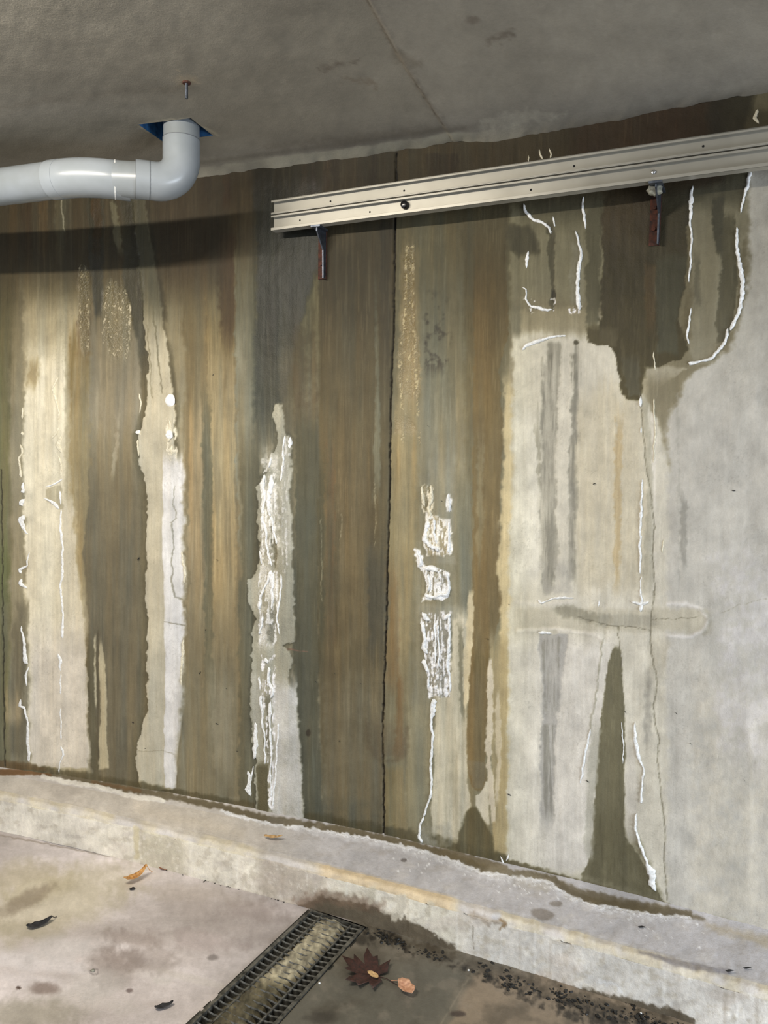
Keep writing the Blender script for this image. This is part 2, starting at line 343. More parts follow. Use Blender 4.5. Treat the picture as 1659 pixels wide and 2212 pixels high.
B([(890, 852, 880), (945, 850, 905)], (156, 136, 98), a=.8, soft=8, fade=(20, 20), wet=.9, crust=.8)
B([(360, 1000, 1100), (1200, 1008, 1080)], (118, 104, 72), a=.7, soft=16, fade=(20, 200), streak=.1)
B([(1000, 985, 1018), (1350, 984, 1018)], (130, 126, 108), soft=5, fade=(80, 100))
# ochre brown tongue
B([(450, 1026, 1090), (720, 1024, 1098), (800, 1024, 1078), (900, 1022, 1086), (950, 1022, 1090), (1000, 1020, 1082), (1200, 1022, 1080), (1250, 1020, 1078),
   (1255, 1020, 1095), (1315, 1022, 1096), (1330, 1018, 1082), (1420, 1014, 1056), (1470, 1012, 1054), (1530, 1010, 1058), (1600, 1006, 1056), (1640, 1008, 1050), (1675, 1011, 1053), (1694, 1017, 1050), (1705, 1025, 1045), (1713, 1034, 1038)],
  (130, 106, 64), soft=3, jag=2, fade=(200, 4), streak=.05)
B([(900, 1030, 1045), (1250, 1030, 1042)], (150, 134, 96), a=.6, soft=6, fade=(80, 80))
B([(1380, 1018, 1060), (1480, 1014, 1052)], (112, 92, 50), a=.6, soft=6, fade=(60, 60))
B([(1640, 1012, 1050), (1675, 1014, 1051), (1694, 1020, 1047), (1706, 1029, 1042)], (128, 112, 84), a=.9, soft=5, fade=(8, 3))
# cream between tongue and pale panel
B([(780, 1085, 1130), (900, 1088, 1130), (1240, 1076, 1125), (1400, 1085, 1115), (1880, 1085, 1110)], (204, 184, 140), soft=8, fade=(80, 10), streak=.1)
B([(1350, 1058, 1100), (1500, 1058, 1096), (1700, 1062, 1098), (1880, 1066, 1094)], (176, 150, 98), soft=5, jag=2, fade=(60, 6), streak=.25)
B([(1418, 1054, 1062), (1480, 1050, 1066), (1560, 1052, 1066), (1640, 1048, 1062), (1700, 1052, 1070), (1780, 1062, 1070)], (206, 192, 166), soft=3, jag=2, fade=(10, 10))
B([(1480, 1069, 1078), (1600, 1072, 1084), (1740, 1068, 1078)], (196, 180, 150), soft=3, jag=2, fade=(20, 20))
# pale field of x 940..1010 low
B([(1300, 976, 1014), (1360, 976, 1018), (1450, 978, 1014), (1500, 940, 1010), (1600, 938, 1006), (1700, 934, 1010), (1745, 930, 1020), (1780, 930, 1006), (1840, 930, 990)],
  (196, 186, 160), soft=4, jag=2, fade=(40, 14), streak=.12)
B([(1340, 988, 997), (1480, 994, 1003), (1560, 996, 1004)], (128, 120, 98), a=.8, soft=4, fade=(30, 30))
B([(1270, 1014, 1022), (1330, 1008, 1024), (1430, 1002, 1018), (1540, 1004, 1010)], (206, 190, 152), soft=3, jag=2, fade=(20, 20))
# field 880..935 low olive
B([(1500, 880, 934), (1800, 876, 918)], (150, 140, 112), a=.8, soft=8, fade=(60, 30), streak=.15)
B([(1686, 1049, 1056), (1704, 1046, 1056), (1714, 1036, 1056), (1718, 1026, 1056), (1740, 1027, 1056), (1762, 1038, 1057), (1785, 1052, 1058)], (208, 198, 172), soft=3, jag=1, fade=(3, 8))
B([(1738, 1016, 1028), (1765, 1000, 1042), (1800, 990, 1062), (1880, 985, 1072)], (104, 92, 62), soft=7, jag=2, fade=(8, 3), wet=.5)
# --- right pale panel 1100..1400
B([(660, 1100, 1310), (740, 1108, 1340), (800, 1106, 1352), (900, 1104, 1420), (2030, 1092, 1700)], (198, 192, 172), soft=12, fade=(60, 2))
B([(800, 1240, 1400), (1300, 1240, 1400)], (190, 178, 150), a=.7, soft=20, fade=(80, 60), streak=.2)
B([(860, 1330, 1345), (1300, 1325, 1338)], (182, 150, 100), a=.6, soft=6, fade=(80, 80))
B([(850, 1110, 1165), (1300, 1110, 1165)], (208, 204, 186), a=.8, soft=12, fade=(60, 60), streak=.2)
B([(1360, 1100, 1330), (1900, 1100, 1290)], (206, 201, 186), a=.85, soft=12, fade=(60, 30), streak=.1)
B([(400, 1100, 1310), (680, 1100, 1320)], (154, 147, 124), soft=10, fade=(5, 60))
B([(400, 1120, 1262), (520, 1120, 1262)], (112, 106, 88), a=.6, soft=14, fade=(5, 80), streak=.2)
B([(480, 1096, 1150), (540, 1100, 1165), (560, 1120, 1160)], (92, 86, 68), a=.7, soft=14, fade=(16, 20))
B([(660, 1100, 1285), (735, 1104, 1290)], (166, 154, 126), a=.9, soft=12, fade=(16, 30))
B([(640, 1102, 1126), (740, 1100, 1122)], (136, 132, 116), a=.7, soft=10, fade=(30, 30))
B([(480, 1185, 1198), (560, 1188, 1196), (680, 1190, 1200)], (112, 106, 90), a=.8, soft=4, fade=(20, 20), jag=3, H=-.002)
B([(520, 1235, 1260), (670, 1232, 1262)], (160, 156, 142), a=.7, soft=8, fade=(20, 20), streak=.3)
B([(410, 1266, 1302), (640, 1268, 1300), (715, 1268, 1290)], (126, 121, 104), soft=7, fade=(10, 20), streak=.15)
B([(500, 1298, 1306), (620, 1296, 1304)], (160, 154, 132), a=.7, soft=3, fade=(20, 20))
# purple-grey streaks
B([(735, 1180, 1212), (780, 1178, 1212), (850, 1172, 1204), (960, 1168, 1200), (1100, 1166, 1202), (1200, 1172, 1206), (1290, 1172, 1192)], (152, 147, 138), a=.9, soft=6, jag=3, fade=(10, 14), streak=.4, H=-.0012)
B([(860, 1152, 1162), (960, 1156, 1166), (1060, 1162, 1170)], (150, 144, 130), a=.7, soft=4, jag=3, fade=(10, 20), streak=.7)
B([(730, 1238, 1252), (800, 1240, 1256), (900, 1232, 1246), (1050, 1228, 1240), (1180, 1226, 1242), (1270, 1222, 1238)], (156, 151, 142), a=.85, soft=5, jag=3, fade=(10, 40), streak=.5, H=-.001)
B([(1200, 1165, 1235), (1290, 1175, 1235)], (166, 161, 156), a=.5, soft=8, jag=3, fade=(30, 10), mott=.6)
B([(1368, 1162, 1228), (1400, 1162, 1224), (1450, 1166, 1216), (1520, 1172, 1208), (1620, 1166, 1200), (1750, 1166, 1196), (1810, 1168, 1192)], (164, 161, 160), a=.9, soft=6, jag=3, fade=(4, 60), streak=.2, H=-.0012)
B([(1420, 1168, 1180), (1800, 1168, 1178)], (150, 147, 150), a=.5, soft=6, fade=(60, 60), streak=.4)
# --- dark brown tongue upper right
B([(380, 1302, 1492), (600, 1302, 1482), (690, 1298, 1466), (735, 1296, 1484), (755, 1326, 1488), (775, 1334, 1470), (790, 1336, 1436), (800, 1338, 1398), (850, 1346, 1388), (868, 1362, 1382)],
  (92, 80, 48), soft=4, jag=3, fade=(5, 5), wet=.2)
B([(700, 1268, 1330), (740, 1272, 1330), (752, 1300, 1330)], (110, 98, 70), soft=7, fade=(16, 3))
B([(540, 1416, 1490), (700, 1418, 1462), (770, 1420, 1466)], (98, 95, 76), soft=8, fade=(30, 12))
B([(380, 1302, 1400), (600, 1302, 1400)], (108, 82, 44), a=.75, soft=14, fade=(5, 150), streak=.15)
B([(560, 1388, 1416), (740, 1396, 1416)], (118, 88, 46), a=.7, soft=6, fade=(20, 60))
B([(760, 1340, 1384), (860, 1360, 1384)], (100, 94, 76), a=.8, soft=6, fade=(30, 3))
# --- 1490..1620
B([(375, 1494, 1640), (560, 1492, 1600), (700, 1490, 1590), (740, 1490, 1570), (790, 1496, 1545)], (158, 150, 130), soft=6, fade=(4, 8), streak=.1)
B([(370, 1400, 1620), (470, 1440, 1600)], (106, 102, 88), a=.75, soft=14, fade=(4, 60), streak=.2)
B([(410, 1536, 1562), (530, 1544, 1566), (560, 1550, 1562)], (106, 102, 92), a=.85, soft=6, fade=(20, 14))
B([(450, 1566, 1588), (600, 1556, 1592), (700, 1548, 1584), (745, 1545, 1566)], (122, 115, 98), soft=4, jag=3, fade=(30, 10), streak=.3, H=-.0015)
B([(540, 1500, 1512), (680, 1496, 1512)], (130, 124, 114), a=.7, soft=6, fade=(40, 40), streak=.3)
B([(600, 1490, 1500), (740, 1466, 1494)], (140, 124, 96), a=.5, soft=8, fade=(40, 20))
B([(790, 1395, 1490), (840, 1392, 1420)], (188, 181, 162), a=.6, soft=8, fade=(8, 40))
# --- right smooth pale
B([(300, 1622, 1900), (600, 1612, 1900), (700, 1596, 1900), (760, 1580, 1900), (800, 1500, 1900), (900, 1440, 1900), (2050, 1440, 1900)], (184, 180, 170), soft=18, jag=4, fade=(60, 3))
B([(1400, 1500, 1900), (2030, 1500, 1900)], (196, 188, 168), a=.7, soft=50, jag=8, fade=(160, 40), mott=.5)
B([(1150, 1540, 1800), (1700, 1560, 1800)], (190, 186, 184), a=.6, soft=30, jag=8, fade=(100, 100), mott=.8)
B([(880, 1410, 1418), (1300, 1406, 1414)], (208, 202, 184), a=.7, soft=4, fade=(30, 60))
B([(850, 1388, 1402), (1050, 1400, 1410), (1300, 1385, 1412)], (158, 153, 138), a=.6, soft=5, fade=(30, 60), mott=.3)
B([(840, 1462, 1466), (1290, 1464, 1470)], (168, 165, 158), a=.8, soft=5, fade=(30, 40))
B([(1050, 1462, 1470), (1090, 1470, 1486), (1260, 1470, 1482)], (152, 149, 146), a=.8, soft=6, fade=(40, 60))
# --- horizontal honeycomb groove about y 1340
B([(1308, 1112, 1530), (1372, 1112, 1530)], (182, 174, 154), a=.85, soft=30, jag=4, fade=(14, 14))  # the depression's shade painted as a duller band
L([(1210, 1318, 20), (1260, 1330, 24), (1310, 1342, 20)], 20, (138, 132, 120), a=.75, soft=14, jag=4, H=-.003)
L([(1310, 1340, 28), (1410, 1342, 24)], 20, (160, 154, 142), a=.7, soft=12, jag=4, H=-.002)
L([(1112, 1300), (1160, 1306), (1240, 1300)], 8, (200, 194, 178), a=.6, soft=8, H=.002)
L([(1120, 1362), (1200, 1358), (1290, 1372), (1305, 1390)], 8, (212, 206, 186), a=.7, soft=7, H=.003)
L([(1440, 1304, 6), (1480, 1304, 8), (1515, 1314, 8), (1532, 1336, 6), (1520, 1360, 8), (1490, 1376, 8), (1440, 1372, 5)], 8, (210, 206, 194), a=.7, soft=7, H=.003)
L([(1512, 1314, 3), (1531, 1326, 4), (1534, 1345, 8), (1520, 1370, 10)], 4, (160, 154, 142), a=.6, soft=6)
B([(1375, 1400, 1450), (1480, 1405, 1430)], (178, 168, 148), a=.6, soft=10, fade=(20, 50), mott=.4)
# --- dark wedge lower
B([(1392, 1328, 1338), (1420, 1318, 1342), (1500, 1304, 1346), (1550, 1300, 1350), (1620, 1291, 1350), (1700, 1286, 1349), (1760, 1284, 1350), (1800, 1281, 1350), (1830, 1276, 1366),
   (1870, 1268, 1392), (1900, 1258, 1405), (1930, 1254, 1422), (1965, 1250, 1450)], (112, 104, 80), soft=3, jag=2, fade=(12, 2), streak=.04, wet=.3)
B([(1540, 1278, 1298), (1700, 1268, 1288), (1860, 1262, 1280)], (176, 172, 158), a=.8, soft=7, fade=(60, 30))
B([(1720, 1300, 1345), (1960, 1262, 1440)], (96, 88, 62), a=.5, soft=14, fade=(90, 3), mott=.4)
B([(1850, 1300, 1308), (1940, 1300, 1312)], (140, 130, 102), a=.5, soft=6, fade=(30, 10))
B([(1440, 1390, 1406), (1640, 1396, 1408)], (156, 151, 146), a=.7, soft=8, fade=(30, 60), mott=.4)
B([(1590, 1352, 1372), (1830, 1354, 1378)], (192, 186, 172), a=.8, soft=6, fade=(30, 30))
# dark grey foot stains
L([(1100, 1880, 26), (1180, 1896, 22), (1260, 1905, 22), (1450, 1975, 30), (1600, 2004, 22)], 20, (150, 142, 120), a=.5, soft=22, jag=5)
# wet foot band along the kerb
foot = [(-20, 1655), (100, 1668), (310, 1700), (360, 1712), (560, 1746), (650, 1764), (850, 1802), (930, 1818), (1090, 1862), (1260, 1914), (1450, 1966)]
L([(x, y-3, 15) for x, y in foot], 15, (96, 84, 56), a=.85, soft=8, jag=3, wet=.6)
L([(560, 1752, 26), (700, 1772, 26), (850, 1800, 28), (960, 1822, 24), (1085, 1858, 30)], 22, (98, 88, 62), a=.85, soft=12, jag=4, wet=.6)
L([(-20, 1650, 20), (60, 1656, 16), (95, 1662, 6)], 14, (122, 92, 56), a=.8, soft=6, jag=2)
# --- top rust zone
B([(200, 400, 1560), (330, 400, 1560), (390, 400, 1560), (470, 400, 1320)], (92, 74, 46), a=.85, soft=50, jag=6, fade=(2, 90), streak=.05)
for (xa, xb, c, a) in ((480, 500, (104, 66, 34), .8), (520, 545, (120, 92, 54), .6), (650, 668, (120, 84, 44), .7), (668, 690, (110, 66, 34), .7), (700, 712, (104, 70, 40), .5), (718, 732, (72, 54, 34), .7),
                      (760, 780, (104, 82, 50), .6), (800, 812, (66, 50, 32), .7), (880, 900, (112, 92, 60), .5), (430, 455, (78, 58, 34), .7), (920, 990, (68, 52, 32), .6)):
    B([(330, xa, xb), (470, xa, xb)], c, a=a, soft=6, jag=3, fade=(4, 40), streak=.4)
B([(180, 1240, 1580), (420, 1240, 1560)], (88, 56, 28), a=.7, soft=50, fade=(4, 60), streak=.15)
B([(180, 1420, 1480), (420, 1420, 1480)], (100, 64, 34), a=.5, soft=16, fade=(4, 60), streak=.3)
B([(150, 1530, 1640), (330, 1530, 1600)], (70, 62, 42), a=.8, soft=20, fade=(2, 10))
B([(230, 1622, 1700), (330, 1600, 1700)], (112, 100, 76), a=.7, soft=8, fade=(20, 3))
for k, c in ((95, (128, 96, 54)), (30, (118, 92, 56)), (60, (96, 70, 40)), (130, (140, 132, 112)), (210, (118, 84, 50)), (245, (96, 84, 62))):
    B([(410, k-9, k+9), (610, k-7, k+7)], c, a=.7, soft=7, jag=3, fade=(6, 120), streak=.3)
B([(430, 236, 246), (500, 244, 262), (560, 258, 266)], (160, 154, 134), a=.7, soft=5, jag=3, fade=(8, 30))
L([(132, 430, 4), (136, 470, 3), (140, 500, 2)], 3, (186, 178, 156), a=.8, soft=3)
# arc stain round the joint, small marks
L([(790, 1560, 10), (796, 1610, 10), (812, 1636, 9), (835, 1645, 8), (860, 1640, 8), (876, 1622, 9), (880, 1570, 10)], 9, (112, 92, 66), a=.5, soft=10, jag=3)
B([(1540, 798, 878), (1640, 806, 876)], (118, 96, 72), a=.45, soft=14, fade=(50, 6), mott=.5)
W.blob(666, 1583, 6, 9, (70, 58, 44), .9)
W.blob(1196, 640, 5, 14, (80, 74, 66), .8, H=-.003)
W.blob(1245, 740, 5, 5, (90, 82, 68), .8)
L([(615, 1402, 5), (632, 1404, 3), (665, 1407, 1)], 3, (176, 112, 96), a=.7, soft=2)
# grey-white crust column x 540..655
crust = [(868, 594, 610), (900, 591, 612), (938, 601, 619), (948, 598, 631), (975, 590, 630), (1000, 580, 630), (1040, 560, 631), (1080, 554, 628), (1130, 557, 632), (1200, 560, 632), (1238, 552, 633),
         (1255, 538, 634), (1310, 541, 634), (1330, 547, 637), (1370, 544, 638), (1385, 548, 636), (1396, 550, 612), (1410, 548, 626), (1430, 546, 632), (1455, 544, 622), (1500, 541, 632), (1540, 541, 646), (1590, 543, 648),
         (1640, 552, 652), (1700, 552, 652), (1750, 555, 656), (1775, 560, 654)]
for k_ in (1, 2):  # edge shade of the crust painted as dark outlines
    L([(q_[0+k_], q_[0]) for q_ in crust if q_[0] > 900], 9, (82, 78, 62), a=.5, soft=9, jag=2)
B(crust, (168, 164, 148), soft=3, jag=3.5, fade=(10, 8), H=.004, crust=.25)
B([(868, 594, 602), (930, 596, 608)], (178, 172, 154), soft=3, fade=(6, 6))
B([(950, 612, 624), (1050, 606, 628), (1200, 610, 630)], (188, 185, 172), a=.8, soft=5, fade=(20, 20), streak=.3)
B([(950, 570, 602), (1200, 566, 602), (1300, 562, 600), (1420, 562, 592)], (214, 211, 198), a=.8, soft=6, fade=(60, 40), mott=.9, wet=.8, crust=1)
B([(1240, 546, 560), (1330, 548, 560)], (186, 181, 164), a=.7, soft=5, fade=(8, 8), mott=.4)
B([(1440, 590, 640), (1560, 592, 644), (1640, 592, 650), (1775, 590, 655)], (192, 190, 184), soft=5, jag=2, fade=(60, 4), mott=.15)
B([(1450, 545, 566), (1560, 545, 564), (1640, 552, 562)], (180, 176, 162), a=.9, soft=4, fade=(20, 14), mott=.2)
B([(1640, 556, 584), (1775, 560, 578)], (112, 102, 74), soft=4, jag=2, fade=(20, 3))
B([(1120, 590, 594), (1180, 588, 596), (1230, 590, 598)], (122, 112, 90), a=.8, soft=3, fade=(12, 12), H=-.003)
B([(1290, 584, 596), (1400, 580, 600)], (138, 134, 122), a=.8, soft=5, fade=(20, 20), mott=.4, H=-.002)
B([(1500, 575, 583), (1640, 574, 582)], (134, 128, 110), a=.8, soft=3, fade=(14, 14), H=-.002)
# crust column x 905..975
for rows in ([(1048, 914, 920), (1070, 912, 932), (1110, 916, 932), (1125, 918, 930)],
             [(1112, 922, 946), (1140, 918, 948), (1180, 915, 950), (1192, 930, 946)],
             [(1065, 966, 974), (1105, 968, 974)], [(1118, 956, 974), (1200, 962, 974)],
             [(1185, 898, 906), (1215, 902, 910), (1226, 904, 932), (1240, 918, 968), (1262, 926, 970), (1285, 918, 968), (1296, 916, 950)],
             [(1322, 910, 920), (1336, 918, 930), (1345, 930, 972), (1400, 922, 972), (1440, 925, 970), (1480, 930, 968), (1505, 930, 966)]):
    B(rows, (232, 228, 216), soft=3, jag=3.5, fade=(4, 5), H=.003, crust=.9, wet=.5, mott=.15)
B([(1350, 938, 968), (1480, 938, 964)], (150, 144, 132), a=.75, soft=4, jag=3, fade=(30, 16), streak=1.1)
B([(1250, 936, 960), (1282, 936, 958)], (140, 132, 112), a=.6, soft=4, fade=(6, 6), streak=.6)
B([(1300, 908, 990), (1345, 908, 990)], (146, 142, 128), a=.8, soft=8, jag=3, fade=(12, 12), H=.002)
B([(1196, 905, 985), (1222, 905, 985)], (146, 141, 126), a=.8, soft=8, jag=3, fade=(8, 8))
B([(1770, 912, 975), (1830, 908, 978)], (160, 154, 142), a=.8, soft=10, fade=(12, 8), mott=.5, H=.002)
# ragged lime build-up, with lamp glints painted as pale specks in places
def rag(rows, wht=(246, 246, 242), gry=(150, 144, 128), dens=.0, sx=3.2, sy=20, H=.003):
    rr = np.array(rows, float)
    ix = np.nonzero((W.V > rr[0, 0]-4) & (W.V < rr[-1, 0]+4) & (W.U > rr[:, 1].min()-12) & (W.U < rr[:, 2].max()+12))[0]
    u, v = W.U[ix], W.V[ix]; j = fnoise(u/9, v/12, 141, 3)*4
    xl = np.interp(v, rr[:, 0], rr[:, 1]); xr = np.interp(v, rr[:, 0], rr[:, 2])
    m = ss((u+j-xl)/3+.5)*ss((xr-u+j)/3+.5)*ss((v+j-rr[0, 0])/8)*ss((rr[-1, 0]-v+j)/8)
    tex = fnoise(u/sx, v/sy, 143, 3)+dens+.5*fnoise(u/8, v/8, 147, 2)
    edge_ = 1-ss(np.minimum(u-xl, xr-u)/7)
    wm = ss((tex+edge_*.9)*2.2+.3)
    if gry is not None: W.put(ix, m*(1-wm)*.85, gry)
    W.put(ix, m*wm, wht, H, .6, .8)
rag([(1046, 910, 934), (1070, 912, 934), (1112, 914, 934)], (236, 226, 196), (150, 138, 108), -.35)
rag([(1108, 920, 946), (1150, 916, 976), (1180, 914, 976), (1204, 924, 976)], (242, 238, 224), (176, 162, 130), .15)
rag([(1062, 965, 975), (1108, 967, 975)])
rag([(1182, 896, 908), (1226, 904, 916)], dens=.2)
rag([(1222, 904, 934), (1238, 914, 970), (1262, 924, 971), (1290, 914, 970), (1300, 914, 950)], dens=.1)
rag([(1320, 908, 974), (1350, 912, 974), (1420, 918, 973), (1460, 924, 971), (1510, 926, 970)], (240, 240, 238), (148, 143, 134), -.12)
rag([(1010, 568, 594), (1060, 566, 596), (1120, 566, 596), (1180, 564, 590), (1228, 564, 590)], (238, 237, 228), None, -.42)
rag([(1230, 560, 600), (1320, 560, 602), (1400, 564, 596)], (226, 226, 220), None, -.5)
rag([(940, 616, 630), (1100, 610, 620), (1240, 610, 622)], (206, 204, 194), None, -.6)
rag([(1410, 568, 594), (1500, 570, 594), (1620, 578, 592), (1750, 586, 592)], (232, 232, 232), None, -.5)
rag([(900, 360, 380), (1000, 366, 384)], (220, 212, 186), None, -.4, 4, 9)
rag([(570, 172, 186), (640, 172, 190), (760, 176, 192)], (188, 174, 142), None, -.95, 2.0, 3, .002)  # these four: lamp glints on crystalline crust painted as pale specks
rag([(600, 236, 262), (660, 226, 282), (740, 222, 280), (780, 255, 272)], (196, 184, 156), None, -.85, 2.0, 3, .002)
rag([(525, 878, 892), (680, 874, 894), (760, 862, 900), (880, 866, 904), (900, 880, 904)], (198, 180, 136), None, -.8, 2.0, 3, .002)
rag([(930, 870, 906), (960, 868, 906)], (186, 170, 134), None, -1.0, 2.0, 3, .001)
rag([(640, 1128, 1198), (676, 1150, 1198)], (226, 224, 216), None, -.8, 4, 6, .001)
rag([(660, 1225, 1256), (680, 1232, 1250)], (232, 230, 226), None, -.5, 4, 8, .001)
B([(620, 926, 970), (700, 918, 972), (740, 918, 975), (830, 925, 955)], (84, 74, 66), a=.8, soft=8, fade=(40, 40), mott=1.6)
B([(1046, 124, 134), (1058, 99, 137), (1080, 99, 135), (1102, 128, 134)], (172, 160, 132), a=.8, soft=4, jag=2, fade=(4, 4))
for xc, y0, y1, wd in ((1184, 760, 1280, 16), (1240, 760, 1270, 8), (1190, 1375, 1560, 20), (1184, 1560, 1780, 16)):
    B([(y0, xc-wd, xc+wd), (y1, xc-wd*.8, xc+wd*.8)], (128, 124, 120), a=.6, soft=8, jag=4, fade=(10, 40), streak=1.1)
# joints and cracks
joint = [(856, 330), (852, 520), (851, 700), (846, 800), (843, 900), (842, 1050), (838, 1200), (833, 1380), (828, 1500), (826, 1600), (828, 1700), (828, 1806)]
L(joint, 3.2, (38, 30, 20), a=.95, soft=2.2, jag=.8, H=-.010)
L([(838, 1430, 1), (829, 1560, 5), (827, 1680, 3)], 3, (120, 104, 78), a=.5, soft=4)
L([(1, 1015), (4, 1200), (6, 1450), (9, 1655)], 2.6, (58, 54, 44), a=.9, soft=2, jag=.8, H=-.008)
crack = [(1383, 850), (1387, 900), (1395, 1000), (1408, 1080), (1413, 1140), (1409, 1200), (1415, 1260), (1408, 1330), (1405, 1385), (1410, 1430), (1421, 1475), (1411, 1520), (1415, 1560), (1423, 1600),
         (1420, 1640), (1428, 1720), (1437, 1800), (1434, 1870), (1441, 1945)]
L(crack, 2.0, (112, 104, 90), a=.8, soft=2.6, jag=1, H=-.0012)
L([(1250, 1333), (1315, 1352), (1360, 1353), (1405, 1362)], 1.4, (104, 96, 84), a=.85, soft=2, jag=2, H=-.002)
L([(1410, 1338), (1460, 1337), (1510, 1331)], 1.2, (120, 112, 98), a=.8, soft=1.8, jag=2, H=-.001)
L([(1560, 1322), (1600, 1305), (1659, 1292), (1720, 1285)], 1.0, (150, 142, 126), a=.7, soft=1.8, jag=2)
L([(1337, 1352), (1337, 1400), (1343, 1440)], 1.4, (104, 96, 80), a=.8, soft=2)
L([(1303, 1380), (1296, 1440), (1285, 1520), (1272, 1590)], 3, (150, 144, 126), a=.7, soft=3, H=.002)
for pts in ([(692, 1120), (696, 1200), (694, 1300)], [(738, 1110, 1.6), (738, 1140, 1.6), (732, 1165, 1.6)], [(806, 1040), (812, 1100), (808, 1180)], [(1268, 980), (1266, 1240)], [(1300, 900), (1298, 1280)],
            [(120, 980, 1.5), (118, 1290, 1.5)], [(80, 800, 1.5), (76, 1000, 1.5)], [(100, 780, 1.5), (96, 980, 1.5)]):
    L(pts, 1.6, (200, 190, 160), a=.5, soft=2, jag=1.5)
# overall streaking and mottling
pale = np.clip((W.C.mean(1)-120)/80, 0, 1)
mid_ = ss((W.U-530)/30)*ss((870-W.U)/30)*(1-pale)
W.C *= np.stack([1-(1-pale)*.06-mid_*.14, 1-(1-pale)*.055-mid_*.13, 1-(1-pale)*.12-mid_*.12], -1)
# darker tone on the non-pale fields towards the ceiling
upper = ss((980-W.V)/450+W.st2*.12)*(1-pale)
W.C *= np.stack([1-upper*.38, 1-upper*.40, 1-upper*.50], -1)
sl_ = ss((W.U-535)/25)*ss((715-W.U)/40)*upper  # slate stain darkened further, rail shade put into the colour
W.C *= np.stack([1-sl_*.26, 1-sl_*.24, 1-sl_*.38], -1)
W.C[:, 2] *= 1+.03*pale*ss((1100-W.U)/80)
och = np.clip((W.C[:, 0]-W.C[:, 2])/W.C[:, 0]-.34, 0, 1)*ss((W.C.mean(1)-84)/30)
W.C[:, 2] += och*W.C[:, 0]*.5; W.C[:, 1] += och*W.C[:, 0]*.15
cool = ss((W.U-1080)/140)*pale
W.C *= np.stack([1+cool*.02, 1+cool*.015, 1+cool*.065], -1)
fine = fnoise(W.U/2.6, W.V/90, 151, 2); fine2 = fnoise(W.U/60, W.V/200, 153, 2)
fm_ = ss((fine-.35)*3)*ss(fine2+.5)*(1-ss((W.U-1420)/60)*.9)
W.C += (fm_*(9-3*pale))[:, None]*np.array([1, .97, .88])
fm_ = ss((-fine-.4)*3)*ss(.5-fine2)*(1-ss((W.U-1420)/60)*.9)
W.C -= (fm_*6)[:, None]
mot = fnoise(W.U/30, W.V/38, 157, 5, .65)
W.C *= (1+mot*(.02+.05*pale))[:, None]
sp = ss((fnoise(W.U/3, W.V/3.5, 159, 2)-.62)*5)*pale*ss(fnoise(W.U/60, W.V/60, 160, 2)+.2)
W.C -= (sp*14)[:, None]
W.st *= 1-.6*ss((W.U-1380)/120); W.st3 *= 1-.8*pale
g = 1+W.st*(.05-.03*pale)+W.st2*(.05-.035*pale)+W.st3*.03+W.n1*.03+fnoise(W.U/70, W.V/90, 31)*.035
top = ss((900-W.V)/500)
W.C *= g[:, None]
lum = (W.C@np.array([.3, .59, .11]))[:, None]
W.C += (lum*np.array([1.03, 1.0, .88])-W.C)*.32*(1-pale[:, None]*.4)
hue = fnoise(W.U/16, W.V/260, 40, 3)*(1-pale*.8)*ss((1110-W.U)/60)
W.C *= np.stack([1+hue*.04, 1+hue*.005, 1-hue*.05], -1)
W.H += W.n1*.0008+W.st*.0005+fnoise(W.U/120, W.V/160, 33)*.003
W.H += W.K*fnoise(W.U/7, W.V/16, 50, 2)*.0022
n = wall_n(X)
P = P+n*W.H[:, None]
HG = W.H.reshape(NZ, len(xs))
def wall_h(q):
    i = int(np.clip(np.searchsorted(xs, q[0]), 1, len(xs)-2)); j = int(np.clip(round((q[2]-zs[0])/(zs[1]-zs[0])), 1, NZ-2))
    return float(HG[j-1:j+2, i-1:i+2].max())
me = mesh_grid(P, len(xs), NZ); me.flip_normals()
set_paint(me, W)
wall = link('wall_back', me, MW, kind='structure')
wall['label'] = 'concrete basement wall with brown streaks and white lime stains'
del W.n1

# ------------------------------------------------------------------ lime drips: raised ribbons growing out of the wall
def ribbon(pts, name, mat, hgt=.006, seed=0, step=5.0, label=None, rag=.35):
    p = np.array([q[:2] for q in pts], float); w_ = np.array([q[2] for q in pts], float)
    d = np.r_[0, np.cumsum(np.hypot(*(p[1:]-p[:-1]).T))]
    t = np.arange(0, d[-1]+step*.5, step); r = np.random.RandomState(seed)
    u = np.interp(t, d, p[:, 0])+fnoise(t/22, t*0+seed, 1, 3)*2.2; v = np.interp(t, d, p[:, 1]); ww = np.interp(t, d, w_)
    du = np.gradient(u); dv = np.gradient(v); L_ = np.hypot(du, dv)+1e-9; nx, ny = -dv/L_, du/L_
    bm = bmesh.new(); rows = []; K = 6
    for k in range(len(t)):
        e = 1 if 0 < k < len(t)-1 else .15
        wl = ww[k]*e*(.5+rag*(r.rand()-.5)); wr = ww[k]*e*(.5+rag*(r.rand()-.5)); hh = hgt*e*(.55+.8*r.rand())*min(1, ww[k]/8+.35)
        row = []
        for j in range(K+1):
            a = j/K*math.pi; s_ = -math.cos(a); off = s_*(wr if s_ > 0 else wl)
            q = at_wall(u[k]+nx[k]*off, v[k]+ny[k]*off)
            nn = wall_n(np.array([q[0]]))[0]
            row.append(bm.verts.new(q+nn*(wall_h(q)*(1 if 0 < j < K else .3)+math.sin(a)*hh*(.8+.4*r.rand())+(0 if 0 < j < K else -.004))))
        rows.append(row)
    for a, b in zip(rows, rows[1:]):
        for j in range(K): bm.faces.new((a[j], a[j+1], b[j+1], b[j]))
    o = bm_obj(name, bm, mat, wall, smooth=True)
    if label: o['label'] = label
    return o
def drip(pts, mat=None, hgt=.006, **k):
    drip.n += 1
    return ribbon(pts, 'lime_drip', mat or M_white, hgt, seed=drip.n, **k)
drip.n = 0
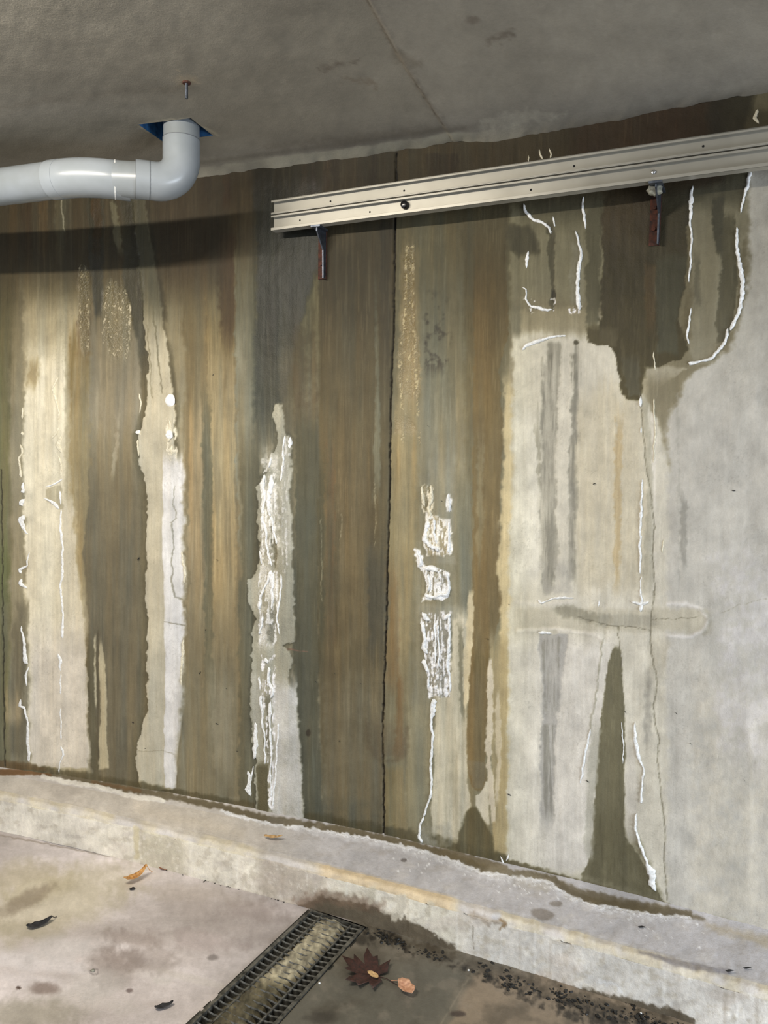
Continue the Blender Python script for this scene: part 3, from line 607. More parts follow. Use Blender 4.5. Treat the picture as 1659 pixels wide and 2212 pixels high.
drip([(1621, 368, 8), (1614, 400, 8), (1605, 440, 5), (1600, 462, 3)])
drip([(1592, 490, 5), (1592, 530, 8), (1598, 570, 10), (1604, 605, 10), (1602, 640, 10), (1594, 680, 9), (1582, 705, 8), (1576, 715, 7)])
drip([(1572, 708, 6), (1566, 738, 7), (1552, 760, 7), (1535, 775, 6), (1512, 780, 5), (1492, 785, 9), (1487, 783, 6)])
drip([(1496, 402, 3), (1492, 440, 11), (1491, 480, 5), (1493, 520, 5), (1492, 560, 5), (1489, 610, 3)], hgt=.004)
drip([(1493, 665, 3), (1489, 700, 5), (1484, 722, 5), (1489, 745, 3)], hgt=.004)
drip([(1132, 440, 4), (1137, 460, 6), (1152, 474, 8), (1172, 482, 7), (1186, 492, 7), (1190, 505, 4)])
drip([(1194, 468, 3), (1200, 490, 4)], hgt=.003)
drip([(1261, 425, 3), (1260, 450, 6), (1263, 480, 6), (1264, 495, 3)], hgt=.004)
drip([(1245, 498, 5), (1249, 520, 4), (1254, 550, 7), (1250, 590, 8), (1246, 630, 9), (1249, 660, 10), (1252, 670, 5)])
drip([(1142, 542, 3), (1138, 560, 8), (1136, 580, 3)], hgt=.003)
drip([(1128, 620, 3), (1137, 626, 3), (1137, 645, 4), (1145, 662, 5), (1165, 665, 7), (1182, 670, 7), (1196, 668, 3)], hgt=.005)
drip([(1128, 757, 4), (1134, 748, 7), (1150, 740, 8), (1172, 734, 7), (1196, 727, 5), (1222, 725, 3)], hgt=.006)
drip([(1384, 855, 3), (1383, 868, 8), (1385, 880, 4)])
drip([(1384, 922, 2), (1384, 932, 4), (1384, 938, 2)], hgt=.003)
drip([(1388, 1035, 3), (1386, 1070, 5), (1385, 1110, 6), (1383, 1150, 5), (1382, 1200, 5), (1383, 1240, 3)], hgt=.005)
drip([(1386, 1245, 3), (1383, 1290, 2)], hgt=.003)
drip([(1382, 1272, 4), (1386, 1290, 4), (1384, 1312, 10), (1383, 1322, 5)], hgt=.005)
drip([(1362, 1299, 3), (1385, 1304, 9), (1400, 1300, 3)], hgt=.005)
drip([(1163, 1296, 8), (1172, 1302, 4), (1195, 1292, 3), (1215, 1290, 5), (1240, 1292, 4)], hgt=.004)
drip([(1162, 1366, 7), (1176, 1366, 6), (1192, 1368, 5)], hgt=.004)
drip([(1293, 1296, 3), (1294, 1306, 4), (1292, 1312, 2)], hgt=.003)
drip([(1275, 1575, 3), (1270, 1600, 5), (1264, 1630, 5), (1258, 1660, 5), (1254, 1692, 3)], hgt=.004)
drip([(1372, 1560, 3), (1373, 1605, 8), (1379, 1632, 8), (1386, 1652, 4), (1390, 1672, 4), (1387, 1700, 5), (1384, 1735, 5)], hgt=.006)
drip([(1374, 1756, 4), (1373, 1785, 5), (1380, 1815, 5), (1388, 1838, 6), (1396, 1860, 5), (1400, 1870, 8), (1409, 1885, 17), (1407, 1908, 15), (1414, 1918, 8), (1418, 1926, 3)], hgt=.008)
drip([(1343, 1560, 2), (1346, 1600, 3), (1345, 1650, 2)], hgt=.003)
# drip line left of the pale strip at x 905..940
drip([(936, 1510, 6), (932, 1560, 6), (934, 1610, 5), (930, 1660, 5), (931, 1710, 5), (922, 1745, 4), (914, 1765, 5)], hgt=.006)
drip([(914, 1765, 5), (907, 1785, 5), (906, 1808, 6), (914, 1820, 4)], hgt=.005)
for q in ([(900, 1186, 6), (906, 1200, 5), (910, 1215, 6), (906, 1224, 9)], [(918, 1228, 8), (930, 1224, 14), (945, 1236, 6)], [(962, 1232, 6), (967, 1248, 5), (970, 1270, 5), (966, 1284, 8), (950, 1284, 7), (940, 1290, 6), (925, 1288, 6), (916, 1284, 8)],
          [(926, 1240, 8), (930, 1262, 5), (924, 1280, 6)], [(912, 1322, 7), (922, 1334, 12), (930, 1340, 6)], [(958, 1338, 12), (966, 1330, 9), (973, 1326, 4)],
          [(971, 1330, 5), (973, 1370, 4), (969, 1410, 6), (969, 1450, 4), (972, 1496, 5)], [(914, 1345, 8), (919, 1380, 6), (914, 1400, 11), (924, 1412, 5)],
          [(915, 1424, 10), (920, 1440, 8), (927, 1450, 4)], [(926, 1465, 4), (922, 1485, 7)],
          [(940, 1345, 4), (942, 1390, 4), (943, 1430, 3)], [(948, 1350, 3), (950, 1440, 3)],
          [(938, 1510, 9), (934, 1530, 12), (934, 1550, 8)],
          [(971, 1125, 4), (972, 1160, 4), (971, 1185, 8), (972, 1194, 4)], [(970, 1066, 4), (972, 1098, 7), (973, 1106, 3)],
          [(924, 1125, 8), (921, 1165, 10), (932, 1180, 8), (945, 1184, 10), (947, 1192, 5)], [(937, 1120, 5), (939, 1150, 4), (946, 1175, 5)]):
    drip(q, hgt=.0055)
for q in ([(913, 1050, 3), (914, 1080, 9), (917, 1095, 4)], [(931, 1048, 8), (934, 1075, 7), (927, 1095, 8), (932, 1118, 5)], [(926, 1140, 5), (922, 1170, 6)]):
    drip(q, M_cream, .005)
# ridges in the crust column x 540..650
for q in ([(588, 988, 7), (582, 1010, 4)], [(572, 1025, 6), (570, 1055, 5), (574, 1080, 5), (568, 1110, 5)], [(586, 1028, 8), (584, 1060, 11), (580, 1085, 10), (586, 1115, 5)],
          [(590, 1118, 4), (592, 1150, 4), (597, 1175, 4)], [(566, 1115, 5), (572, 1135, 7), (576, 1160, 4), (582, 1205, 4), (585, 1222, 5)], [(560, 1190, 5), (566, 1218, 4)],
          [(586, 1232, 10), (578, 1260, 4), (564, 1285, 5), (562, 1316, 5)], [(590, 1236, 11), (588, 1270, 6), (589, 1300, 5), (586, 1318, 3)],
          [(608, 1240, 4), (606, 1290, 4), (600, 1330, 5), (604, 1370, 3)], [(575, 1420, 10), (582, 1432, 6)], [(584, 1440, 6), (582, 1470, 5), (590, 1492, 6), (584, 1510, 4)],
          [(586, 1515, 5), (585, 1540, 9), (584, 1560, 4), (587, 1600, 4), (586, 1660, 3), (588, 1720, 3)], [(566, 1500, 6), (568, 1560, 5), (572, 1600, 3), (574, 1650, 4)],
          [(562, 1460, 5), (564, 1490, 4)], [(568, 1330, 4), (562, 1370, 5)]):
    drip(q, hgt=.004)
for q in ([(628, 944, 6), (627, 968, 7)], [(616, 940, 3), (612, 1000, 5), (608, 1040, 4)], [(548, 1655, 3), (544, 1680, 4), (540, 1720, 3)], [(536, 1665, 8), (538, 1690, 5), (534, 1705, 10), (540, 1720, 4)], [(552, 1560, 5), (554, 1610, 12), (548, 1640, 5)],
          [(601, 1560, 4), (598, 1640, 3), (592, 1740, 4)], [(1100, 1845, 4), (1094, 1860, 5)], [(1082, 1850, 4), (1090, 1868, 3)]):
    drip(q, hgt=.003)
# cream panel edge drips
for q in ([(50, 880, 3), (48, 905, 4)], [(46, 932, 8), (50, 940, 6)], [(44, 960, 5), (48, 980, 4), (40, 990, 4), (44, 1020, 5), (46, 1032, 6)], [(50, 1042, 4), (47, 1062, 9), (52, 1066, 4)], [(52, 1078, 4), (44, 1086, 14), (50, 1094, 4)],
          [(52, 1112, 4), (44, 1122, 15), (50, 1138, 8), (56, 1150, 6), (62, 1155, 3)], [(64, 1192, 2), (58, 1222, 3), (40, 1232, 7), (46, 1240, 5)],
          [(46, 1250, 4), (44, 1262, 9), (60, 1272, 3)], [(44, 1352, 3), (50, 1380, 5), (54, 1412, 7), (56, 1430, 9), (62, 1436, 3)], [(60, 1440, 3), (54, 1460, 4), (55, 1482, 2)],
          [(44, 1510, 3), (42, 1525, 6), (54, 1530, 5), (58, 1560, 4), (58, 1590, 6), (60, 1620, 6), (62, 1648, 5)],
          [(124, 815, 3), (114, 838, 6), (122, 860, 5), (127, 890, 4), (126, 918, 2)], [(126, 922, 3), (122, 935, 5), (112, 948, 4)], [(132, 942, 5), (126, 960, 12), (133, 978, 6)], [(126, 985, 3), (132, 1010, 3), (132, 1030, 3)],
          [(137, 1034, 3), (120, 1045, 4), (98, 1052, 3)], [(96, 1076, 3), (108, 1082, 5), (122, 1092, 9), (128, 1100, 4)], [(131, 1060, 5), (130, 1090, 3)],
          [(132, 1100, 3), (132, 1150, 5), (135, 1190, 4), (136, 1240, 5), (130, 1265, 4), (134, 1300, 4), (136, 1340, 4), (133, 1380, 7)], [(124, 1412, 3), (130, 1425, 7), (130, 1450, 3)], [(130, 1455, 2), (131, 1500, 3)],
          [(130, 1530, 2), (132, 1600, 3)], [(130, 1612, 5), (135, 1628, 4), (128, 1650, 3), (128, 1670, 2)],
          [(300, 932, 9), (304, 940, 4)], [(298, 950, 4), (300, 985, 2)], [(300, 850, 3), (304, 868, 3), (301, 892, 2)],
          [(368, 908, 3), (373, 930, 3), (366, 955, 5)], [(374, 960, 5), (372, 985, 3)]):
    drip(q, M_cream if q[0][1] < 1000 else M_white, hgt=.004)
for q in ([(395, 1190, 3), (399, 1225, 5), (398, 1262, 3)], [(398, 1380, 3), (396, 1420, 6), (392, 1480, 3)], [(1412, 760, 3), (1416, 800, 3)], [(1412, 860, 3), (1416, 930, 4), (1411, 1000, 3)],
          [(1434, 1165, 3), (1432, 1195, 4)], [(1142, 336, 3), (1142, 352, 4)], [(1166, 322, 3), (1166, 334, 5), (1174, 346, 4)], [(1186, 320, 4), (1190, 332, 5), (1188, 342, 4)], [(1636, 236, 6), (1630, 255, 9), (1640, 268, 5)]):
    drip(q, M_cream, hgt=.003)
# three dab-like white blobs
def dab(u, v, w_, h_, label=None):
    q = at_wall(u, v); nn = wall_n(np.array([q[0]]))[0]; t = np.array([-nn[1], nn[0], 0]); s_ = 2.9/F_PX; q = q+nn*wall_h(q)
    bm = bmesh.new(); c = bm.verts.new(q+nn*.005); R = []
    for ring, (rr, hh) in enumerate(((.45, .0048), (.8, .003), (1, -.002))):
        R.append([bm.verts.new(q+nn*hh+t*math.cos(a)*w_*s_*rr*.5*(1+.08*math.sin(3*a+u))+np.array([0, 0, 1])*math.sin(a)*h_*s_*rr*.5) for a in np.linspace(0, 2*math.pi, 20)[:-1]])
    for k in range(19):
        bm.faces.new((c, R[0][k], R[0][(k+1) % 19]))
        for a, b in zip(R, R[1:]): bm.faces.new((a[k], b[k], b[(k+1) % 19], a[(k+1) % 19]))
    return bm_obj('lime_dab', bm, M_white, wall, True)
dab(369, 865, 25, 28); dab(368, 939, 18, 20); dab(300, 934, 14, 10)

# ------------------------------------------------------------------ KERB
xk = np.concatenate([np.linspace(-3.4, -1.8, 14), np.linspace(-1.78, 1.36, NX), np.linspace(1.40, 2.6, 12)])
NT, NE, NFc = 62, 8, 34
tt = np.linspace(0, 1, NT)
rows = []
R_ = .018
for t in tt:
    rows.append((t, 'top'))
Xk = xk
wy = wallY(Xk); cy_ = curbY(Xk); Pk = []
for t in tt:
    yy = wy+.03+(cy_+R_-(wy+.03))*t
    zz = CURB+.012*math.exp(-(t*7)**2)+.003*math.sin(t*5)
    Pk.append(np.stack([Xk, yy, np.full_like(Xk, zz)], -1))
for k in range(1, NE+1):
    a = k/NE*math.pi/2
    Pk.append(np.stack([Xk, cy_+R_-math.sin(a)*R_, np.full_like(Xk, CURB+.003*math.sin(5)-(1-math.cos(a))*R_)], -1))
for k in range(1, NFc+1):
    z = (CURB-R_)*(1-k/NFc)
    Pk.append(np.stack([Xk, cy_-.004*k/NFc, np.full_like(Xk, z)], -1))
nvk = len(Pk); Pk = np.concatenate(Pk)
Kp = Paint(Pk, (204, 198, 192)); B, L = Kp.band, Kp.line
ti = np.repeat(np.arange(nvk), len(Xk)); onface = ti >= NT+NE-2; onedge = (ti >= NT-6) & (ti < NT+NE)
Kp.C[onface] = (236, 229, 212)
# face colours along the run
fx = Kp.U
def fm(x0, x1, s=30): return ss((fx-x0)/s+.5)*ss((x1-fx)/s+.5)
def putc(mask, c): Kp.C[:] = Kp.C*(1-mask[:, None])+np.array(c, float)*mask[:, None]
cellw = (vnoise(fx/34+40, ti*0.0+3, 5))     # shutter-board bands on the face
putc(onface*ss((cellw-.5)*8+.5)*.4, (226, 220, 202))
putc(onface*fm(-200, 300)*.5, (228, 222, 208))
putc(onface*fm(300, 400)*.5, (172, 164, 140))
putc(onface*fm(560, 700)*.7, (176, 164, 150))
putc(onface*fm(1000, 2200, 90)*.6, (204, 201, 198))
putc(onface*ss(fnoise(fx/16, Kp.V/13, 61, 5)*1.8-.1)*.45, (186, 176, 156))
putc(onface*ss(fnoise(fx/9, Kp.V/8, 69, 4)*1.8-.5)*.5, (238, 232, 220))
putc(onface*ss(fnoise(fx/70, Kp.V/40, 66, 4)*1.6-.2)*.4, (196, 184, 172))
putc(onedge*ss(.9-abs(fnoise(fx/60, Kp.V/60, 62, 3)))*.7*(1-fm(560, 670, 60))*(1-fm(990, 1080, 20)), (214, 202, 172))
putc(onedge*fm(690, 980, 30)*.8, (214, 192, 156))
putc(((ti > 24) & (ti < NT-5))*fm(-100, 700, 300)*.45, (196, 186, 170))
putc((ti < NT-4)*fm(600, 2200, 300)*.6, (178, 178, 186))
putc(ss(fnoise(Kp.U/50, Kp.V/22, 63, 4)*1.2-.2)*.3, (214, 208, 200))
putc(ss(fnoise(Kp.U/40, Kp.V/18, 64, 4)*1.2-.3)*.3, (160, 151, 142))
# wet base of the face near the drain
L([(640, 1956, 6), (700, 1958, 44), (780, 1984, 60), (860, 2014, 70), (920, 2040, 60), (1000, 2076, 28), (1100, 2100, 16), (1250, 2150, 34), (1350, 2175, 44), (1480, 2212, 44)], 30, (92, 82, 66), a=.9, soft=8, jag=5, wet=.5)
L([(650, 1950, 30), (700, 1935, 30), (820, 1960, 20)], 30, (120, 98, 80), a=.6, soft=18, jag=6)
L([(855, 1985, 14), (870, 1945, 26)], 20, (208, 200, 182), a=.8, soft=5, jag=3)
L([(800, 1950, 12), (806, 1920, 14)], 12, (200, 192, 172), a=.7, soft=5, jag=3)
L([(925, 1975, 12), (930, 1950, 12)], 12, (204, 196, 176), a=.7, soft=5, jag=3)
# dark wet strip at the wall foot and the white tide line in front of it
tide = [(90, 1675), (130, 1686), (200, 1696), (260, 1712), (310, 1724), (350, 1728), (420, 1740), (480, 1752), (530, 1766), (575, 1779), (640, 1786), (720, 1798), (800, 1812), (880, 1830), (960, 1852), (1040, 1884),
        (1110, 1895), (1180, 1902), (1230, 1938), (1290, 1957), (1360, 1966), (1420, 1978), (1490, 1982)]
L([(x, y-9, 15) for x, y in tide if x > 400 or x < 100], 15, (104, 94, 72), a=.9, soft=7, jag=3, wet=.6)
L([(-20, 1668, 14), (60, 1668, 12), (110, 1672, 4)], 10, (120, 88, 56), a=.9, soft=5, wet=.4)
L([(200, 1690, 6), (300, 1708, 8)], 8, (116, 92, 66), a=.8, soft=5)
L([(1180, 1900, 18), (1260, 1935, 26), (1330, 1952, 30), (1440, 1968, 22), (1520, 1986, 6)], 18, (106, 96, 76), a=.85, soft=8, jag=3, wet=.6)
L([(880, 1822, 4), (980, 1845, 20), (1090, 1876, 14)], 12, (112, 100, 76), a=.85, soft=6, jag=3, wet=.6)
L([(1180, 1912, 30), (1060, 1880, 20), (1090, 1885, 24)], 20, (176, 168, 152), a=.4, soft=14, jag=4)
L([(x, y+1, 10) for x, y in tide if x < 370], 4, (240, 236, 226), a=.95, soft=3, jag=2, H=.002, brk=.15)
L([(x, y+1, 7) for x, y in tide if x > 460], 4, (242, 242, 244), a=1, soft=4, jag=3, H=.002, brk=.12, crust=.6)
L([(x, y+6, 14) for x, y in tide if x > 600], 6, (222, 222, 226), a=.7, soft=9, jag=4, brk=.4)
rs = np.random.RandomState(3)
for k in range(95):
    x = rs.choice([rs.normal(925, 60), rs.normal(1110, 70), rs.normal(1400, 60)]); yb = np.interp(x, [q[0] for q in tide], [q[1] for q in tide])
    Kp.blob(x, yb+abs(rs.normal(0, 26))+4, 1.0+rs.rand()**2*1.8, 1.2+rs.rand()**2*2.2, (240, 240, 242), .85, soft=.7, jag=.1, H=.001)
L([(300, 1748, 30), (520, 1800, 20)], 24, (206, 194, 176), a=.4, soft=24)
L([(700, 1760, 1), (660, 1840, 20)], 14, (190, 186, 184), a=.3, soft=20)
Kp.blob(1170, 1974, 26, 11, (138, 130, 122), .8, ang=.2); Kp.blob(1200, 1952, 14, 6, (124, 116, 106), .7)
Kp.blob(872, 1858, 7, 4, (110, 104, 100), .8)
L([(1020, 1975, 16), (1060, 1990, 14), (1085, 1994, 12)], 14, (160, 148, 134), a=.8, soft=10, jag=6, H=-.005)
L([(1080, 1985, 4), (1092, 1996, 7), (1080, 2005, 4)], 5, (140, 116, 84), a=.8, soft=4)
Kp.blob(1072, 1978, 12, 8, (205, 205, 208), .7)
L([(1380, 2055, 3), (1460, 2080, 16), (1530, 2094, 14), (1560, 2098, 7), (1575, 2098, 10)], 10, (128, 124, 128), a=.7, soft=8, jag=2)
L([(1022, 2000), (1022, 2050)], 2, (130, 120, 104), a=.7, soft=2, H=-.002)
L([(294, 1790, 12), (296, 1850, 12)], 12, (206, 194, 158), a=.7, soft=5)
L([(1250, 2100, 5), (1290, 2118, 9), (1330, 2128, 10), (1345, 2140, 8)], 8, (226, 226, 226), a=.7, soft=6, jag=5, brk=.4)
L([(1030, 2052, 5), (1130, 2078, 6), (1200, 2090, 3)], 5, (224, 222, 216), a=.6, soft=6, jag=5, brk=.4)
L([(1530, 2000, 10), (1620, 2024, 20), (1720, 2050, 30)], 20, (176, 162, 134), a=.6, soft=24, jag=5)
g = 1+Kp.n1*.05+fnoise(Kp.U/80, Kp.V/40, 33)*.05+Kp.n2*.025
Kp.C *= g[:, None]
ny = np.where(onface, 1.0, .0)
wav = fnoise(Pk[:, 0]*5, ti*0.0+2, 71, 3)
Pk[:, 1] -= onface*(Kp.n1*.0015+Kp.n2*.0007+ss((cellw-.5)*8+.5)*.002)
Pk[:, 2] += (~onface)*(Kp.n1*.0012+Kp.n2*.0005+Kp.H)
Pk[:, 2] += onedge*fnoise(Kp.U/24, Kp.V/60, 77, 3)*.0025
me = mesh_grid(Pk, len(Xk), nvk); set_paint(me, Kp)
kerb = link('trim_1', me, MC, kind='structure'); kerb['label'] = 'raised concrete kerb along the foot of the wall'

# ------------------------------------------------------------------ FLOOR with a drain channel slot
e1 = np.array([-.458, -.889, 0]); e2 = np.array([.889, -.458, 0]); G0 = np.array([-.214, 2.391, 0])   # along the drain, across it
GW = .205
ya = np.concatenate([np.linspace(-2.6, -1.3, 8), np.linspace(-1.28, 0, 300), np.linspace(0, GW, 20)[1:], np.linspace(GW, 1.35, 270)[1:], np.linspace(1.5, 3.0, 8)])
yb = np.concatenate([np.linspace(-1.0, -.5, 6), np.linspace(-.48, 0, 90), np.linspace(0, .95, 230)[1:], np.linspace(1.0, 7.5, 24)])
A, Bb = np.meshgrid(ya, yb); A = A.ravel(); Bb = Bb.ravel()
Pf = G0+np.outer(A, e2)+np.outer(Bb, e1)
# keep the slab in front of the back of the kerb
Pf[:, 2] = 0
Fp = Paint(Pf, (200, 191, 181)); B, L = Fp.band, Fp.line
big = fnoise(Pf[:, 0]*3.0, Pf[:, 1]*5.0, 81, 5); big2 = fnoise(Pf[:, 0]*1.4+5, Pf[:, 1]*2.4, 82, 4)
lft = ss((760-Fp.U)/60)
cl = fnoise(Pf[:, 0]*4.5, Pf[:, 1]*9, 86, 6, .62)
Fp.C += (big*20+big2*12+cl*26)[:, None]*np.array([1, 1, 1.02])
m = ss(big2*1.6-.2)[:, None]; Fp.C = Fp.C*(1-m*.35)+np.array([172, 161, 149])*m*.35
for (x, y, rx, ry, c, a) in ((90, 2080, 160, 18, (222, 216, 208), .6), (250, 2060, 60, 22, (214, 208, 200), .6), (60, 2120, 90, 14, (220, 212, 204), .5), (320, 2105, 60, 8, (216, 208, 196), .6), (180, 2160, 120, 20, (206, 198, 184), .5),
        (300, 2030, 60, 16, (152, 138, 126), .5), (260, 2070, 44, 24, (150, 136, 126), .6), (330, 2070, 50, 26, (158, 146, 134), .45), (440, 2030, 90, 22, (178, 162, 152), .4), (60, 2010, 90, 16, (150, 140, 124), .45), (560, 1970, 60, 20, (168, 152, 140), .4), (400, 1930, 120, 18, (190, 178, 160), .4)):
    Fp.blob(x, y, rx, ry, c, a, soft=1.1, jag=.5, ang=.12)
Fp.blob(120, 1950, 190, 60, (196, 186, 148), .55, soft=1, ang=-.3)
Fp.blob(60, 1900, 90, 40, (188, 176, 136), .5, soft=1)
Fp.blob(70, 1920, 34, 14, (214, 204, 176), .7, soft=1, ang=-.3)
Fp.blob(60, 1942, 60, 16, (140, 126, 104), .6, soft=1, ang=-.5)
Fp.blob(240, 2085, 50, 40, (146, 134, 122), .6, soft=1, ang=.3)
Fp.blob(130, 2050, 70, 26, (204, 198, 188), .7, soft=1.0, ang=-.1)
Fp.blob(200, 2130, 60, 30, (196, 190, 178), .6, soft=1.0, ang=-.1)
Fp.blob(60, 2190, 110, 30, (140, 134, 110), .5, soft=1.0)
Fp.blob(97, 2136, 30, 12, (124, 108, 96), .7, soft=1)
Fp.blob(40, 2134, 6, 4, (80, 64, 54), .9); Fp.blob(280, 2140, 8, 5, (104, 90, 84), .8); Fp.blob(460, 2068, 12, 6, (124, 116, 108), .7, soft=.9)
Fp.blob(350, 2120, 20, 8, (210, 204, 190), .5, soft=1); Fp.blob(420, 2115, 70, 8, (206, 198, 182), .5, soft=1, ang=.25)
Fp.blob(520, 1990, 150, 40, (176, 164, 152), .4, soft=1, ang=.3)
L([(270, 1854, 3), (300, 1862, 4), (380, 1882, 4), (460, 1900, 4), (540, 1922, 5), (640, 1950, 5)], 4, (104, 92, 78), a=.7, soft=5, jag=2, brk=.3)
L([(-20, 1800), (150, 1832), (290, 1858)], 3, (130, 118, 100), a=.7, soft=4)
L([(200, 2094, 2), (212, 2096, 2), (212, 2104, 2), (200, 2106, 2), (192, 2100, 2), (200, 2094, 2)], 2, (112, 104, 98), a=.6, soft=2)
# dark wet corner right of the drain
fr = np.array([(1965, 690), (2000, 640), (2212, 380), (2400, 150)], float)
dk = ss((Fp.U-np.interp(Fp.V, fr[:, 0], fr[:, 1]))/20)*(A > .15)
putm = lambda mask, c: Fp.C.__setitem__(slice(None), Fp.C*(1-mask[:, None])+np.array(c, float)*mask[:, None])
putm(dk, (112, 106, 90)); Fp.W = np.maximum(Fp.W, dk*.35)
sl = (Fp.U-(1010-(Fp.V-2115)*.55))/22+Fp.n1*.5
putm(dk*ss(sl)*ss((Fp.V-2085)/30), (140, 126, 104))
putm(dk*ss(-sl)*ss((Fp.V-2050)/60)*.7, (92, 90, 78))
putm(dk*ss(fnoise(Fp.U/60, Fp.V/40, 91, 5)+.1)*.5, (74, 68, 56))
putm(dk*ss(fnoise(Fp.U/30, Fp.V/22, 92, 5)*1.4-.3)*.35, (140, 130, 112))
L([(1012, 2112, 3), (985, 2160, 3), (950, 2215, 3)], 3, (150, 140, 118), a=.5, soft=4)
L([(700, 1966, 16), (780, 1985, 20), (860, 2030, 26), (940, 2060, 30), (1040, 2096, 34), (1160, 2130, 36), (1300, 2180, 44), (1420, 2215, 50)], 30, (72, 64, 50), a=.8, soft=22, jag=8, wet=.5, brk=.3)
L([(960, 2075, 12), (1020, 2095, 16), (1120, 2140, 14), (1250, 2180, 18), (1400, 2220, 24)], 14, (30, 27, 22), a=.9, soft=8, jag=8, wet=.5, brk=.45)
L([(790, 2012, 10), (810, 2040, 24), (830, 2020, 20), (900, 2060, 12)], 12, (36, 32, 26), a=.8, soft=8, jag=6, brk=.5)
L([(1110, 2150, 16), (1250, 2200, 20), (1330, 2215, 20)], 14, (40, 36, 30), a=.7, soft=8, jag=8, brk=.65)
Fp.blob(690, 2200, 30, 14, (62, 58, 50), .7, soft=1); Fp.blob(990, 2190, 14, 6, (66, 56, 50), .8, soft=.8); Fp.blob(780, 2030, 14, 12, (50, 46, 38), .8, soft=.9); Fp.blob(1260, 2130, 20, 10, (74, 68, 58), .5, soft=1)
Fp.C *= (1+Fp.n1*.035+Fp.n2*.03)[:, None]
Pf[:, 2] += Fp.n1*.0006+fnoise(Pf[:, 0]*2, Pf[:, 1]*2, 95)*.002
edge = (A > -.001) & (A < GW+.001)
Pf[edge, 2] = 0
ca = (ya[:-1]+ya[1:])/2; cb = (yb[:-1]+yb[1:])/2
keep = ~((cb[:, None] > 0) & (ca[None, :] > 0) & (ca[None, :] < GW))
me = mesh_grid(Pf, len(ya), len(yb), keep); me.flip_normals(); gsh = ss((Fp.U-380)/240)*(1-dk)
Fp.C *= (1-.15*gsh)[:, None]  # floor darkened towards the drain, lamp falloff put into the colour
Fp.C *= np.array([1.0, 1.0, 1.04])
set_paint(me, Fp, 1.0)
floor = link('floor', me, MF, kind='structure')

# ------------------------------------------------------------------ CEILING with former box hole
HC = np.array([(-.769, 2.437), (-.615, 2.392), (-.557, 2.512), (-.736, 2.546)]); hc = HC.mean(0)
ta = np.array([.955, -.297, 0]); na = np.array([.297, .955, 0])       # along / toward the wall
H0 = np.array([hc[0], hc[1], 0])
hx0, hx1, hy0, hy1 = -.095, .088, -.062, .070
ca1 = np.concatenate([np.linspace(-2.6, -1.1, 8), np.linspace(-1.09, hx0, 150), np.linspace(hx0, hx1, 28)[1:], np.linspace(hx1, 2.1, 330)[1:], np.linspace(2.2, 3.4, 8)])
cb1 = np.concatenate([np.linspace(-6.5, -1.3, 16), np.linspace(-1.28, hy0, 190), np.linspace(hy0, hy1, 20)[1:], np.linspace(hy1, 1.0, 150)[1:]])
A, Bb = np.meshgrid(ca1, cb1); A = A.ravel(); Bb = Bb.ravel()
Pc = H0+np.outer(A, ta)+np.outer(Bb, na); Pc[:, 2] = CEIL
Cp = Paint(Pc, (150, 144, 130)); B, L = Cp.band, Cp.line
big = fnoise(Pc[:, 0]*2.2, Pc[:, 1]*3.4, 101, 4)
Cp.C += (big*9)[:, None]
L([(790, -20, 14), (870, 125, 14), (900, 180, 12), (960, 265, 10)], 10, (112, 106, 96), a=.6, soft=14, jag=4)
L([(782, -20, 3), (868, 132, 3), (958, 268, 3)], 3, (86, 80, 70), a=.75, soft=3, jag=2)
st_ = (Cp.U-np.interp(Cp.V, [-200, -20, 130, 265, 400], [690, 786, 868, 955, 1040]))
Pc[:, 2] -= ss(st_/8+.5)*.006
putcc = lambda mask, c: Cp.C.__setitem__(slice(None), Cp.C*(1-mask[:, None])+np.array(c, float)*mask[:, None])
putcc(ss(st_/8+.5)*.3, (164, 158, 146))
L([(-20, 240, 8), (120, 215, 10), (300, 195, 8), (420, 190, 4)], 8, (126, 118, 104), a=.5, soft=22, jag=6)
L([(700, 150, 14), (760, 130, 10)], 10, (104, 94, 82), a=.6, soft=10, jag=8, brk=.4)
L([(740, 170, 8), (810, 185, 8)], 8, (124, 110, 92), a=.5, soft=10, jag=8)
L([(1060, 80, 14), (1110, 68, 14)], 10, (104, 94, 82), a=.6, soft=14, jag=8); Cp.blob(1022, 36, 14, 8, (110, 100, 88), .6, soft=1)
L([(860, 120, 30), (900, 130, 14)], 14, (120, 112, 98), a=.6, soft=14, jag=5)
L([(1040, 262, 24), (1110, 250, 26), (1180, 246, 20), (1220, 240, 8)], 20, (190, 184, 166), a=.6, soft=14, jag=8, brk=.2)
L([(420, 352, 10), (560, 345, 14), (700, 338, 14), (840, 318, 12), (960, 300, 10)], 12, (184, 178, 158), a=.6, soft=12, jag=6, brk=.2)
L([(580, 318, 8), (760, 300, 14), (850, 288, 14), (1000, 275, 10)], 10, (118, 110, 96), a=.45, soft=18, jag=6)
L([(380, 150, 2), (395, 172, 4), (430, 178, 3)], 3, (196, 180, 150), a=.7, soft=6, jag=5, H=.003)
Cp.blob(404, 172, 26, 10, (172, 158, 134), .5, soft=1)
L([(305, 266, 3), (405, 255, 4), (470, 292, 4)], 5, (200, 190, 164), a=.7, soft=5, jag=2)
L([(300, 272, 3), (350, 300, 4)], 4, (190, 180, 154), a=.7, soft=5, jag=2)
Cp.C *= (1+Cp.n1*.03+Cp.n2*.02+fnoise(Cp.U/130, Cp.V/60, 108, 5)*.05)[:, None]
dist = wallY(Pc[:, 0])-Pc[:, 1]
near = np.exp(-np.clip(dist, 0, 9)/.05)
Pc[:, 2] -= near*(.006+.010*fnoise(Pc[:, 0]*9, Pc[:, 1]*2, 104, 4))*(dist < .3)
strip = ss((.085-dist+Cp.n1*.010)/.02)*ss((1250-Cp.U)/300)*ss((Cp.U-380)/40)
